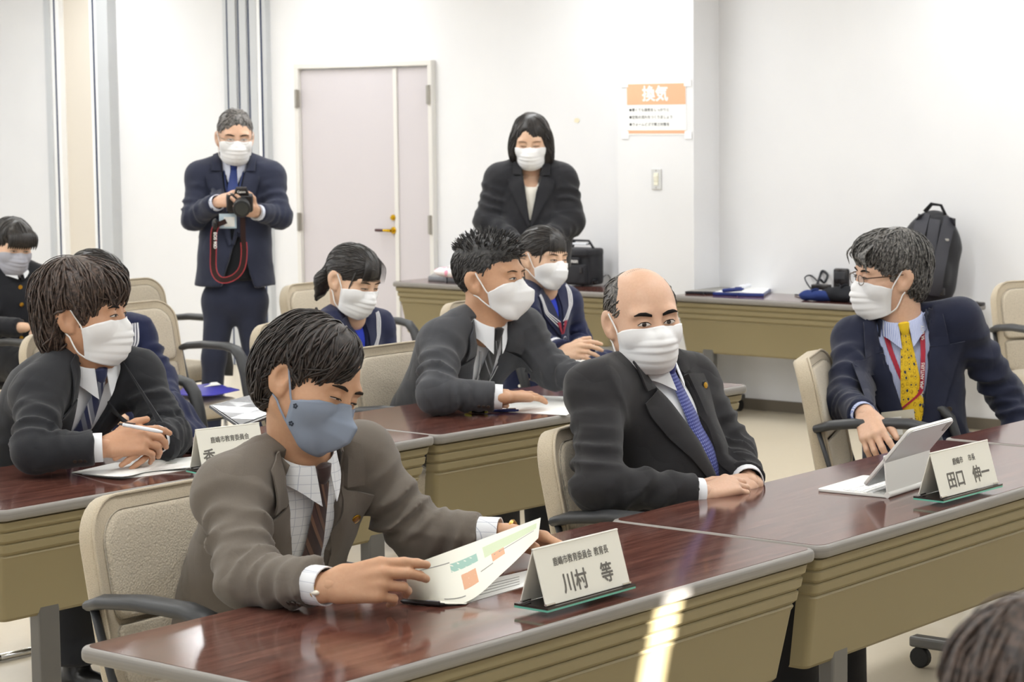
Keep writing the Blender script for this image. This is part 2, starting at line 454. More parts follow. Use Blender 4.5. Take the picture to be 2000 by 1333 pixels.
# ================================================================ desks
def mk_wood():
    b = NB('mahogany_laminate')
    v = b.coord(scale=(1.2, 22, 22))
    g = b.noise(v, 3.2, 8, .62)
    c = b.ramp(g, [(.25, hexc('40251f')), (.5, hexc('5e3a32')), (.68, hexc('784e42')), (.85, hexc('4a2d27'))])
    b.color(c); b.setp(rough=.11, spec=.75, coat=.0)
    b.bump(b.noise(b.coord(scale=(1, 10, 10)), 30, 3), .05, .001); return b.m
M_WOOD = mk_wood()
def mk_edge():
    b = NB('grey_edge_band'); v = b.coord(scale=(1, 1, 1))
    w = b.noise(b.coord(scale=(.3, .3, 60)), 6, 2)
    b.color(b.mix(w, hexc('7b7772'), hexc('918c86'))); b.setp(rough=.4, spec=.45)
    b.bump(w, .25, .002); return b.m
M_EDGE = mk_edge()
M_OLIVE = plain('olive_beige_panel', '8d8161', .5, .4, var=.035, vscale=2.5, bump=.06, bscale=400)
M_GREYMETAL = plain('grey_metal_leg', '6e6d6b', .4, .5, metal=.5, var=.05)
M_CASTER = plain('black_caster', '232323', .5, .4)

def make_desk(name, W=1.79, D=.64, H=.70):
    e = empty(name)
    mb = MB(); mb.prism(rrect(W, D, .035, 5), H-.032, H, bev=.011, seg=3); mb.build('edge_band', M_EDGE, e, auto=35)
    mb = MB(); mb.prism(rrect(W-.026, D-.026, .03, 5), H-.012, H+.0008); mb.build('desk_top', M_WOOD, e)
    # modesty panel: three proud ribs, then a plain skirt that narrows downwards
    prof = [(0, .000, .045)]
    z = 0
    for k in range(3):
        o = .006*k
        prof += [(-.004-.034*k, .004+o*1.0, .030+o*1.4), (-.024-.034*k, .007+o*1.0, .033+o*1.4), (-.031-.034*k, .013+o*1.0, .040+o*1.4), (-.034-.034*k, .013+o*1.0, .044+o*1.4)]
    prof += [(-.108, .024, .056), (-.118, .027, .062), (-.288, .046, .092), (-.297, .054, .100)]
    rings = []
    for dz, ins, fr in prof:
        hw = W/2-.012-ins; y = -D/2+fr-.012; r = .018; pts = []
        zz = H-.034+dz
        for a in range(5):
            t = a/4*PI/2; pts.append((-hw+r-r*math.cos(t), y+r-r*math.sin(t), zz))
        for a in range(5):
            t = a/4*PI/2; pts.append((hw-r+r*math.sin(t), y+r-r*math.cos(t), zz))
        pts += [(hw, y+.05, zz), (hw-.004, y+.05, zz), (hw-.004, y+.024, zz), (-hw+.004, y+.024, zz), (-hw+.004, y+.05, zz), (-hw, y+.05, zz)]
        rings.append(pts)
    mb = MB(); mb.loft(rings[::-1]); mb.build('modesty_panel', M_OLIVE, e, auto=28)
    mb = MB(); mb.box((0, .02, H-.045), (W-.22, D-.16, .022)); mb.build('under_frame', M_GREYMETAL, e)
    for s in (-1, 1):
        x = s*(W/2-.22)
        mb = MB(); mb.box((x, -D/2+.10, (H-.05+.07)/2), (.075, .045, H-.12), bev=.006); lg = mb.build('leg', M_GREYMETAL, e)
        mb = MB(); mb.box((x, 0, .085), (.05, D-.06, .035), bev=.008); mb.build('foot', M_GREYMETAL, lg)
        mb = MB(); mb.tube([(x, -D/2+.12, H-.2), (x, D/2-.1, H-.06)], .014, 8); mb.build('brace', M_GREYMETAL, lg)
        for sy in (-1, 1):
            mb = MB(); mb.cyl((x, sy*(D/2-.06), .034), .034, .024, axis='x', n=16, bev=.004); mb.build('caster', M_CASTER, lg)
    return e
def desk_from(corners, name, label, H=.70, D=None, W=None, group=None, rz=0, proto=None):
    e = make_desk(name, W, D, H) if proto is None else copy_tree(proto)
    e.location = corners; e.rotation_euler = (0, 0, rz); tag(e, label, 'desk', group); return e
GD = 'mahogany-topped folding desks'
d1 = desk_from((3.837, 3.275, 0), 'folding_desk', 'dark mahogany folding desk under the open leaflet, nearest to the camera', D=.655, W=1.782, rz=.000, group=GD)
d2 = desk_from((5.634, 3.285, 0), 'folding_desk', 'dark mahogany folding desk carrying the white tablet', D=.655, W=1.80, rz=.012, group=GD)
d3 = desk_from((7.45, 3.29, 0), 'folding_desk', 'dark mahogany folding desk cut by the right edge of the photo', proto=d2, rz=-.01, group=GD)
r2z = math.atan2(4.94-5.018, 7.396-5.652)
d4 = desk_from((4.755, 5.335, 0), 'folding_desk', 'dark mahogany folding desk under the left man\'s clasped hands', proto=d2, rz=0, group=GD)
d5 = desk_from((6.545, 5.30, 0), 'folding_desk', 'dark mahogany folding desk where the grey-suited man rests his hand', D=.655, W=1.765, rz=-.035, group=GD)
# tables against the end wall: panels face the room
b1 = desk_from((10.97, 6.82, 0), 'folding_desk', 'mahogany folding desk by the right wall holding cables and clipboards', D=.46, W=1.80, rz=-PI/2+.0, group=GD)
b2 = desk_from((10.93, 9.0, 0), 'folding_desk', 'mahogany folding desk in front of the door, behind the standing woman', D=.46, W=1.72, rz=-PI/2, group=GD)

# ================================================================ chairs
def mk_fabric(name, hx, scale, bump, strength=.5):
    b = NB(name); c = hexc(hx); v = b.coord(scale=(1, 1, 1))
    vo = b.n('ShaderNodeTexVoronoi'); vo.inputs['Scale'].default_value = scale; b.l(v, vo.inputs['Vector'])
    b.color(b.mix(vo.outputs['Distance'], tuple(min(1, x*1.12) for x in c), tuple(x*.86 for x in c)))
    b.setp(rough=.9, spec=.2, sheen=.2); b.bump(b.math('MULTIPLY', vo.outputs['Distance'], -1.0), strength, bump); return b.m
M_FAB = mk_fabric('beige_weave', 'c0b5a2', 190, .003)
M_FABS = mk_fabric('beige_side_weave', 'bfb29c', 330, .0012)
M_ARM = plain('black_arm_rubber', '3a3b3d', .45, .45, var=.06, bump=.12, bscale=500)
M_CHROME = plain('chrome', 'd8d8d8', .08, .5, metal=1, var=.02)
def pad(mb, outline, t0, t1, edge, M, mi=0, dome=.0):
    """cushion: outline (x,z) swept from t0 to t1 along +y with rounded edges"""
    pts = np.array(outline); c = pts.mean(0); rings = []
    n = 5
    def ring(ins, t):
        d = pts-c; L = np.linalg.norm(d, axis=1, keepdims=True); q = c+d*(1-ins/np.maximum(L, 1e-6)); return [(p[0], t, p[1]) for p in q]
    for i in range(n): a = i/(n-1)*PI/2; rings.append(ring(edge*(1-math.sin(a)), t0+edge*(1-math.cos(a))))
    for i in range(n): a = PI/2*(1-i/(n-1)); rings.append(ring(edge*(1-math.sin(a)), t1-edge*(1-math.cos(a))))
    # domed inner rings
    for k, s in ((.75, .35), (.45, .75), (.15, 1)):
        d = pts-c; q = c+d*k; rings.append([(p[0], t1+dome*s, p[1]) for p in q])
    mb.loft(rings, mi, M)
def make_chair():
    e = empty('armchair')
    # backrest frame: x side, z up along the backrest, +t towards the sitter (-y)
    tilt = .20
    BM = Matrix.Translation((0, .20, .44)) @ Matrix.Rotation(-tilt, 4, 'X') @ Matrix.Rotation(PI, 4, 'Z')
    def bend(mb):
        out = []
        for x, y, z in mb.v: out.append((x, y+.55*x*x, z))
        mb.v = out; return mb
    w, h = .51, .46
    mb = MB(); pad(mb, rrect(w, h, (.11, .11, .05, .05), 7, 0, h/2-.01), -.045, .012, .014, None); bend(mb)
    shell = mb.build('back_shell', M_FABS, e, M=BM, auto=50)
    ol = rrect(w-.006, h-.006, (.107, .107, .048, .048), 7, 0, h/2-.01)
    mb = MB(); mb.tube([(x, .012, z) for x, z in ol], .0045, 6, closed=True); bend(mb); mb.build('piping', M_FABS, shell, M=BM, smooth=True)
    mb = MB(); pad(mb, rrect(w-.068, .255, (.085, .085, .03, .03), 7, 0, h-.05-.125), -.0, .028, .02, None, dome=.012); bend(mb)
    mb.build('back_cushion', M_FAB, e, M=BM, smooth=True)
    mb = MB(); pad(mb, rrect(w-.068, .155, (.02, .02, .04, .04), 7, 0, .07), -.0, .024, .018, None, dome=.008); bend(mb)
    mb.build('lumbar_cushion', M_FAB, e, M=BM, smooth=True)
    # seat: outline in x,y with waterfall front
    SM = Matrix.Translation((0, -.015, .355)) @ Matrix.Rotation(PI/2+.05, 4, 'X') @ Matrix.Scale(-1, 4, (0, 0, 1))
    SM = Matrix.Translation((0, -.02, .36)) @ Matrix(((1, 0, 0, 0), (0, 0, -1, 0), (0, 1, 0, 0), (0, 0, 0, 1)))
    mb = MB(); pad(mb, rrect(.48, .46, (.07, .07, .09, .09), 7), 0, .085, .035, None, dome=.012)
    mb.build('seat', M_FAB, e, M=SM, smooth=True)
    for s in (-1, 1):
        x = s*.272
        arm = [(x*.97, .225, .645), (x, .17, .662), (x, .05, .674), (x, -.10, .674), (x, -.165, .662), (x, -.20, .625), (x, -.225, .55), (x*.99, -.255, .42), (x*.96, -.262, .37)]
        mb = MB(); mb.tube(arm, [.024, .029, .032, .033, .032, .031, .029, .027, .022], 10, flat=(.6, 1.12), up=(0, -.35, 1) )
        mb.build('armrest', M_ARM, e, smooth=True)
        mb = MB(); mb.tube([(x*.985, .215, .645), (x*.97, .17, .50), (x*.95, .135, .39), (x*.9, .1, .36)], [.012, .012, .013, .012], 8, flat=(1, .7)); mb.build('arm_stay', M_ARM, e, smooth=True)
        mb = MB(); mb.cyl((x+s*.026, -.215, .535), .007, .004, axis='x', n=12); mb.build('screw', M_CHROME, e)
        leg = [(s*.21, .16, .352), (s*.225, -.10, .35), (s*.24, -.19, .335), (s*.243, -.225, .28), (s*.243, -.25, .10), (s*.243, -.245, .04), (s*.243, -.20, .014), (s*.243, .0, .014), (s*.24, .20, .014), (s*.20, .25, .014), (0, .26, .014)]
        mb = MB(); mb.tube(leg, .0125, 10); mb.build('leg', M_CHROME, e, smooth=True)
    mb = MB(); mb.box((0, -.01, .352), (.40, .36, .016)); mb.build('seat_pan', M_ARM, e)
    return e
chair0 = make_chair()
_first = [True]
def chair(x, y, rz, label, group='beige office armchairs'):
    c = chair0 if _first[0] else copy_tree(chair0)
    _first[0] = False
    c.location = (x, y, 0); c.rotation_euler = (0, 0, rz); tag(c, label, 'chair', group); return c
CH = {}
CH['front'] = chair(3.66, 3.86, .03, 'beige armchair under the man in the grey-brown suit')
CH['mayor'] = chair(5.17, 3.72, .2, 'beige armchair under the balding man in the black suit')
CH['glasses'] = chair(7.16, 4.18, .42, 'beige armchair under the man with the yellow tie')
CH['left'] = chair(4.58, 5.72, .0, 'beige armchair under the man holding a white pen')
CH['gray'] = chair(6.44, 5.68, .0, 'beige armchair under the man in the charcoal grey suit')
CH['f'] = chair(10.52, 5.14, -.5, 'empty beige armchair by the right wall, behind the yellow-tie man')
CH['a'] = chair(7.20, 8.05, .0, 'empty beige armchair with a blue folder on its seat')
CH['b'] = chair(8.20, 9.25, .0, 'empty beige armchair at the feet of the photographer, behind the folder chair')
CH['c'] = chair(8.62, 8.22, .1, 'empty beige armchair right of the photographer, in front of the door')
CH['girl1'] = chair(6.96, 6.72, .0, 'beige armchair under the schoolgirl with fringe')
CH['girl2'] = chair(8.22, 6.76, .05, 'beige armchair under the schoolgirl with clasped hands')
CH['girl3'] = chair(6.14, 7.22, .0, 'beige armchair under the schoolgirl hidden behind the left man')
CH['g'] = chair(6.75, 8.95, .0, 'empty beige armchair at the left edge, in front of the schoolboy')
CH['boy'] = chair(6.85, 9.9, .0, 'beige armchair under the schoolboy in black uniform')
CH['h'] = chair(5.6, 7.9, .0, 'empty beige armchair at the left edge beside the left man\'s shoulder')
# ================================================================ implicit-surface modelling for bodies, clothes and hair
class SDF:
    def __init__(s, res): s.res = res; s.p = []
    def rc(s, a, b, ra, rb=None, k=.02, lat=None, q=1.0, op='u', fold=None):
        """tapered limb from a to b; lat = wide direction, q = flattening across it; fold = [(amp, cycles, phase, centre, width)]"""
        a = np.asarray(a, float); b = np.asarray(b, float); rb = ra if rb is None else rb
        s.p.append(('rc', a, b, ra, rb, k, lat, q, op, fold)); return s
    def chain(s, pts, rs, k=.02, **kw):
        for i in range(len(pts)-1): s.rc(pts[i], pts[i+1], rs[i], rs[i+1], k, **kw)
        return s
    def ell(s, c, r, ax=None, k=.02, op='u'):
        ax = np.eye(3) if ax is None else np.asarray(ax, float)
        s.p.append(('el', np.asarray(c, float), np.asarray(r, float), ax, k, op)); return s
    def cut(s, fn, lo, hi, k=.004):
        """subtract the region where fn(P) < 0 inside a box"""
        s.p.append(('fn', fn, np.asarray(lo, float), np.asarray(hi, float), k)); return s
    def bounds(s):
        L, H = [], []
        for p in s.p:
            if p[0] == 'rc' and p[8] == 'u':
                r = max(p[3], p[4]); L += [np.minimum(p[1], p[2])-r]; H += [np.maximum(p[1], p[2])+r]
            elif p[0] == 'el' and p[5] == 'u':
                r = max(p[2]); L.append(p[1]-r); H.append(p[1]+r)
        return np.min(L, 0)-.02, np.max(H, 0)+.02
    def mesh(s, noise=None):
        res = s.res; lo, hi = s.bounds()
        n = np.ceil((hi-lo)/res).astype(int)+1
        ax = [lo[i]+res*np.arange(n[i]) for i in range(3)]
        F = np.full(n, 1.0, np.float32)
        def sub(a, b):
            i0 = np.clip(np.floor((a-lo)/res).astype(int), 0, n-1); i1 = np.clip(np.ceil((b-lo)/res).astype(int)+1, 1, n)
            sl = tuple(slice(i0[i], max(i1[i], i0[i]+1)) for i in range(3))
            X, Y, Z = np.meshgrid(*[ax[i][sl[i]] for i in range(3)], indexing='ij')
            return sl, np.stack([X, Y, Z], -1)
        for p in s.p:
            if p[0] == 'rc':
                _, a, b, ra, rb, k, lat, q, op, fold = p
                m = max(ra, rb)+k+2*res+(.012 if fold else 0)
                sl, P = sub(np.minimum(a, b)-m, np.maximum(a, b)+m)
                ab = b-a; L2 = max(ab@ab, 1e-9); d = P-a; t = np.clip(d@ab/L2, 0, 1)
                if lat is not None and q != 1.0:
                    axn = ab/math.sqrt(L2); la = nrm(np.asarray(lat)-axn*(np.asarray(lat)@axn)); dp = np.cross(axn, la)
                    d = d+(d@dp)[..., None]*(q-1)*dp
                v = d-t[..., None]*ab
                R = ra+(rb-ra)*t
                if fold:
                    axn = ab/math.sqrt(L2); e1 = nrm(np.cross(axn, V(.31, .52, .79))); e2 = np.cross(axn, e1)
                    ang = np.arctan2(v@e2, v@e1)
                    for amp, cyc, ph, tc, tw, a0 in fold:
                        w = np.exp(-((t-tc)/tw)**2)
                        sn = np.abs(np.sin(PI*cyc*t+ph*.5+.9*np.sin(ang-a0)+.5*np.sin(2*ang+ph))); R = R+amp*1.7*w*(.45-sn)*(.5+.5*np.cos(ang-a0))
                dd = np.linalg.norm(v, axis=-1)-R
            elif p[0] == 'el':
                _, c, r, A, k, op = p; m = max(r)+k+2*res
                sl, P = sub(c-m, c+m)
                d = (P-c)@A.T; k0 = np.linalg.norm(d/r, axis=-1); k1 = np.linalg.norm(d/(r*r), axis=-1)
                dd = k0*(k0-1)/np.maximum(k1, 1e-6)
            else:
                _, fn, a, b, k = p; sl, P = sub(a, b); dd = fn(P); op = 's'
            f = F[sl]; dd = dd.astype(np.float32)
            if op == 'u':
                h = np.maximum(k-np.abs(f-dd), 0)/max(k, 1e-6); F[sl] = np.minimum(f, dd)-h*h*k*.25
            else:
                g = -dd; h = np.maximum(k-np.abs(f-g), 0)/max(k, 1e-6); F[sl] = np.maximum(f, g)+h*h*k*.25
        if noise is not None:
            near = np.abs(F) < .03
            idx = np.argwhere(near); P = lo+idx*res
            F[near] += noise(P).astype(np.float32)
        F[0] = F[-1] = 1; F[:, 0] = F[:, -1] = 1; F[:, :, 0] = F[:, :, -1] = 1
        return surface_nets(F, lo, res)
def surface_nets(F, lo, res):
    ins = F < 0
    c = np.zeros(np.array(F.shape)-1, np.int8)
    offs = [(i, j, k) for i in (0, 1) for j in (0, 1) for k in (0, 1)]
    nx, ny, nz = c.shape
    for o in offs: c += ins[o[0]:o[0]+nx, o[1]:o[1]+ny, o[2]:o[2]+nz]
    cells = np.argwhere((c > 0) & (c < 8))
    cid = np.full(c.shape, -1, np.int64); cid[tuple(cells.T)] = np.arange(len(cells))
    acc = np.zeros((len(cells), 3)); cnt = np.zeros(len(cells))
    for a in offs:
        for ax_ in range(3):
            if a[ax_]: continue
            b = list(a); b[ax_] = 1
            ia = cells+np.array(a); ib = cells+np.array(b)
            fa = F[tuple(ia.T)]; fb = F[tuple(ib.T)]; m = (fa < 0) != (fb < 0)
            t = np.where(m, fa/np.where(m, fa-fb, 1), 0)
            pos = np.array(a)+np.zeros((len(cells), 3)); pos[:, ax_] = t
            acc[m] += pos[m]; cnt += m
    verts = lo+(cells+acc/np.maximum(cnt, 1)[:, None])*res
    faces = []
    for ax_ in range(3):
        A = [slice(None)]*3; B = [slice(None)]*3; A[ax_] = slice(0, -1); B[ax_] = slice(1, None)
        e = ins[tuple(A)] != ins[tuple(B)]; idx = np.argwhere(e)
        u, w = (ax_+1) % 3, (ax_+2) % 3
        ok = (idx[:, u] > 0) & (idx[:, w] > 0) & (idx[:, u] < F.shape[u]-1) & (idx[:, w] < F.shape[w]-1); idx = idx[ok]
        q = []
        for du, dw in ((-1, -1), (0, -1), (0, 0), (-1, 0)):
            i2 = idx.copy(); i2[:, u] += du; i2[:, w] += dw; q.append(cid[tuple(i2.T)])
        q = np.stack(q, 1); flip = ~ins[tuple(idx.T)]
        q[flip] = q[flip][:, ::-1]; faces.append(q)
    return verts, np.concatenate(faces)
def smooth_mesh(v, f, it=2, lam=.5):
    e = np.concatenate([f[:, [0, 1]], f[:, [1, 2]], f[:, [2, 3]], f[:, [3, 0]]])
    for _ in range(it):
        s = np.zeros_like(v); c = np.zeros(len(v))
        for a, b in ((0, 1), (1, 0)):
            np.add.at(s, e[:, a], v[e[:, b]]); np.add.at(c, e[:, a], 1)
        v = v+lam*(s/np.maximum(c, 1)[:, None]-v)
    return v
def sines(seed, n, kmin, kmax, aniso=(1, 1, 1)):
    rg = np.random.RandomState(seed); K = rg.normal(size=(n, 3)); K /= np.linalg.norm(K, axis=1, keepdims=True)
    K = K*rg.uniform(kmin, kmax, (n, 1))*np.array(aniso); ph = rg.uniform(0, 6.28, n)
    return lambda P: np.sin(P@K.T+ph).mean(-1)
def bvh_of(v, f): return BVHTree.FromPolygons(np.asarray(v).tolist(), np.asarray(f).tolist())
def resample(pts, n):
    P = np.array(pts, float); d = np.r_[0, np.cumsum(np.linalg.norm(np.diff(P, axis=0), axis=1))]; t = np.linspace(0, d[-1], n)
    return np.stack([np.interp(t, d, P[:, i]) for i in range(P.shape[1])], 1)
def smoothpath(pts, n):
    """Catmull-Rom through points"""
    P = [np.asarray(p, float) for p in pts]; P = [2*P[0]-P[1]]+P+[2*P[-1]-P[-2]]; out = []
    seg = len(P)-3
    for i in range(n):
        x = i/(n-1)*seg; k = min(int(x), seg-1); t = x-k; a, b, c, d = P[k:k+4]
        out.append(.5*((2*b)+(-a+c)*t+(2*a-5*b+4*c-d)*t*t+(-a+3*b-3*c+d)*t**3))
    return out
def sheet(grid, thick, nrmdir=None):
    """grid (nu, nv, 3) -> closed thin solid; thickness goes along surface normal"""
    G = np.asarray(grid, float); nu, nv = G.shape[:2]
    du = np.gradient(G, axis=0); dv = np.gradient(G, axis=1); N = np.cross(du, dv); N /= np.maximum(np.linalg.norm(N, axis=2, keepdims=True), 1e-9)
    if nrmdir is not None:
        sg = np.sign((N*np.asarray(nrmdir)).sum(2).mean()) or 1; N = N*sg
    top = G+N*thick; vs = np.concatenate([G.reshape(-1, 3), top.reshape(-1, 3)]); n = nu*nv; fs = []
    for i in range(nu-1):
        for j in range(nv-1):
            a = i*nv+j; fs.append((a, a+1, a+nv+1, a+nv)); fs.append((n+a, n+a+nv, n+a+nv+1, n+a+1))
    ring = [j for j in range(nv)]+[i*nv+nv-1 for i in range(1, nu)]+[(nu-1)*nv+j for j in range(nv-2, -1, -1)]+[i*nv for i in range(nu-2, 0, -1)]
    for a, b in zip(ring, ring[1:]+ring[:1]): fs.append((a, n+a, n+b, b))
    uv = np.array([(i/(nu-1), j/(nv-1)) for i in range(nu) for j in range(nv)]*2)
    return vs, fs, uv

# ---------------------------------------------------------------- skin, hair, cloth materials
def skin(name, hx, hx2):
    if name in MATS: return MATS[name]
    b = NB(name); v = b.coord()
    c = b.mix(b.noise(v, 14, 4), hexc(hx), hexc(hx2)); c = b.mix(b.math('MULTIPLY', b.noise(v, 120, 2), .25), c, hexc('a8694c'))
    b.color(c); b.setp(rough=.48, spec=.4, sss=.12); b.b.inputs['Subsurface Radius'].default_value = (.012, .005, .003)
    b.bump(b.noise(v, 420, 3), .12, .0008); MATS[name] = b.m; return b.m
def hairmat(name, hx, hx2, rough=.5):
    if name in MATS: return MATS[name]
    b = NB(name); v = b.coord()
    b.color(b.mix(b.ramp(b.noise(v, 90, 4, .7), [(.42, (0, 0, 0)), (.62, (1, 1, 1))]), hexc(hx), hexc(hx2)))
    b.setp(rough=rough, spec=.5); b.bump(b.noise(v, 300, 2), .35, .002); MATS[name] = b.m; return b.m
M_MASKW = plain('white_mask_cloth', 'f2f2f3', .85, .15, var=.02, vscale=30, bump=.1, bscale=900)
M_LOOP = plain('white_elastic', 'f3f3f2', .8, .2, var=.01)
M_EYEW = plain('eye_white', 'e9e2dc', .25, .5, var=.03)
M_IRIS = plain('dark_iris', '241712', .15, .6, var=.1)
M_LASH = plain('lash', '2a1d18', .6, .2)
M_SHIRT = cloth('white_shirt_cloth', 'eef0f4', var=.02, wrinkle=.25, sheen=0)
SHOE = plain('black_shoe_leather', '1d1c1c', .3, .5, var=.1)

class Head:
    """head frame: l towards the person's left, f forward, u up; metres at scale 1"""
    def __init__(s, c, psi, theta, roll, sc):
        s.c = np.asarray(c, float); s.sc = sc
        to = CAMP-s.c; to[2] = 0; to = nrm(to); rt = nrm(np.array([CR[0], CR[1], 0]))
        rt = nrm(rt-to*(rt@to))
        p, t = math.radians(psi), math.radians(theta)
        h = math.cos(p)*to+math.sin(p)*rt
        s.F = nrm(math.cos(t)*h-math.sin(t)*V(0, 0, 1)); U = nrm(V(0, 0, 1)-s.F*s.F[2]); L = np.cross(U, s.F)
        r = math.radians(roll); s.U = math.cos(r)*U+math.sin(r)*L; s.L = np.cross(s.U, s.F)
        s.A = np.stack([s.L, s.F, s.U])
    def w(s, l, f, u): return s.c+s.sc*(l*s.L+f*s.F+u*s.U)
    def loc(s, P): return ((np.asarray(P)-s.c)@s.A.T)/s.sc
    def wv(s, P): return s.c+s.sc*(np.asarray(P)@s.A)

class Person:
    def __init__(s, base, name='person'):
        s.root = empty(name, tuple(base)); s.o = np.asarray(base, float); s.bv = []; s.bf = []; s.nb = 0
    def part(s, name, v, f, mat, parent=None, smooth=True, **kw):
        return link_mesh(name, v, f, mat, parent or s.root, s.o, smooth=smooth, **kw)
    def mbpart(s, name, mb, mat, parent=None, auto=40):
        return mb.build(name, mat, parent or s.root, s.o, auto=auto)
    def body_add(s, v, f): s.bv.append(np.asarray(v)); s.bf.append(np.asarray(f)+s.nb); s.nb += len(v)
    def body_done(s, mat):
        s.body = s.part('body', np.concatenate(s.bv), np.concatenate(s.bf), mat); return s.body

    # ---------------- head
    def head(s, H, neck, res=.0035, jaw=1.0, cheek=1.0):
        s.H = H; g = SDF(res)
        e = lambda c, r, k=.02, op='u': g.ell(c, r, None, k, op)
        e((0, -.018, .035), (.077, .096, .087)); e((0, .012, .02), (.072, .082, .085), .03)
        e((0, .032, -.035), (.060*cheek, .062, .078), .04)
        for sd in (-1, 1):
            g.rc((sd*.052*jaw, -.005, -.055), (sd*.022, .062, -.098), .024*cheek, .02, .03)
            e((sd*.040, .058, -.03), (.030*cheek, .034, .032), .03)
            e((sd*.034, .079, .024), (.024, .018, .011), .02)
        g.rc((0, .066, -.098), (0, .066, -.104), .022, .02, .03)
        e((0, .083, -.062), (.028, .024, .022), .025)
        for sd in (-1, 1): e((sd*.033, .107, .003), (.021, .018, .013), .016, 's')
        g.rc((0, .088, .012), (0, .112, -.030), .009, .0115, .014); e((0, .112, -.034), (.013, .011, .010), .01)
        for sd in (-1, 1):
            e((sd*.013, .104, -.036), (.008, .009, .007), .008)
            e((sd*.031, .083, .003), (.018, .016, .014), .006)            # eyeball bulge under the lid
            ea = np.array([[math.cos(.35), sd*math.sin(.35), 0], [-sd*math.sin(.35), math.cos(.35), 0], [0, 0, 1]])
            g.ell((sd*.084, -.012, -.010), (.0095, .024, .036), ea, .006)
            g.ell((sd*.0885, -.024, .000), (.0080, .018, .027), ea, .005)
            g.ell((sd*.0945, -.006, -.004), (.0115, .0125, .021), ea, .002, 's')
            e((sd*.081, -.002, -.037), (.008, .010, .011), .006)
        nb = H.loc(neck); up = np.array([0, -.022, -.05])
        g.rc(up, nb*.5+up*.5, .054, .055, .03); g.rc(nb*.5+up*.5, nb+(nb-up)*.1, .055, .060, .03)
        v, f = g.mesh(); v = smooth_mesh(v, f, 1, .4)
        s.hv, s.hf = v, f; s.hb = bvh_of(v, f)
        s.body_add(H.wv(v), f)
    def clear(s, p, d=.003):
        h = s.hb.find_nearest(Vector(p)); q = np.array(h[0]); n = np.array(h[1]); c = np.array([0, .0, q[2]*.8])
        if n@(q-c) < 0: n = -n
        return q+n*d if (p-q)@n < d else p
    def hcast(s, l, u, off=.0):
        """front of the face at (l, u) in head units"""
        hit = s.hb.ray_cast(Vector((l, .4, u)), Vector((0, -1, 0)))[0]
        return np.array([l, (hit.y if hit else .06)+off, u])
    def hstrip(s, name, top, bot, mat, off=.0006, th=.0012, n=9, m=4, parent=None):
        A = resample(top, n); B = resample(bot, n); G = np.zeros((n, m, 3))
        for i in range(n):
            for j in range(m):
                t = j/(m-1); q = A[i]*(1-t)+B[i]*t; G[i, j] = s.H.wv(s.hcast(q[0], q[1], off))
        v, f, uv = sheet(G, th*s.H.sc, s.H.F); return s.part(name, v, f, mat, parent)
    def eyes(s, open_=.5, gaze=(0, 0), brow='1d1715', browth=.006, browlift=0.0, sides=(-1, 1), browangle=.0):
        M_B = plain('brow_'+brow, brow, .8, .2)
        for sd in sides:
            x = sd*.032; w = .0155; hgt = .0085*open_
            tp = [(x-sd*w, -.001), (x-sd*w*.5, hgt*.75), (x+sd*.002, hgt), (x+sd*w*.6, hgt*.8), (x+sd*w*1.05, -.0005)]
            bt = [(x-sd*w, -.002), (x-sd*w*.5, -hgt*.5), (x, -hgt*.62), (x+sd*w*.6, -hgt*.45), (x+sd*w*1.05, -.002)]
            if open_ > .12:
                ey = s.hstrip('eye', tp, bt, M_EYEW, .0004, .0008, 9, 4)
                gx = x+gaze[0]*.007; r = min(.0058, hgt*1.0+.001)
                ci = [(gx+.0056*math.cos(a), max(-hgt*.6, min(hgt*.95, .001+gaze[1]*.003+.0062*math.sin(a)))) for a in np.linspace(PI, 0, 7)]
                cb = [(p[0], max(-hgt*.6, min(hgt*.95, .001+gaze[1]*.003-.0062*math.sin(a)))) for p, a in zip(ci, np.linspace(PI, 0, 7))]
                s.hstrip('iris', ci, cb, M_IRIS, .0012, .0006, 7, 3, parent=ey)
            lash = [(p[0], p[1]+.0016) for p in tp]
            s.hstrip('eyelid_line', lash, [(p[0], p[1]-.0004) for p in tp], M_LASH, .0010, .0010, 9, 3)
            by = .0235+browlift; ba = browangle
            bt1 = [(x-sd*.018, by-.002-ba*.4), (x-sd*.004, by+browth*.6), (x+sd*.012, by+browth*.8+ba), (x+sd*.024, by-.001+ba*.3)]
            bb1 = [(x-sd*.018, by-browth*.9-ba*.4), (x-sd*.004, by-browth*.5), (x+sd*.012, by-browth*.1+ba), (x+sd*.024, by-.003+ba*.3)]
            s.hstrip('eyebrow', bt1, bb1, M_B, .0005, .0016, 9, 3)
    def mask(s, kind='pleat', mat=None, loops=True, w=.064, drop=0.004, name='face_mask'):
        mat = mat or M_MASKW; H = s.H; n, m = 27, 33; G = np.zeros((n, m, 3))
        if kind == 'pleat':
            mu = [(0, -.004, .103), (.12, -.018, .120), (.3, -.036, .1315), (.55, -.064, .129), (.8, -.098, .116), (1, -.124, .088)]; su = (-.022, -.102); pw, sf = .78, .026
        else:
            mu = [(0, -.002, .100), (.14, -.016, .122), (.32, -.032, .152), (.6, -.066, .149), (.8, -.092, .126), (1, -.122, .086)]; su = (-.034, -.080); pw, sf = 1.0, .030
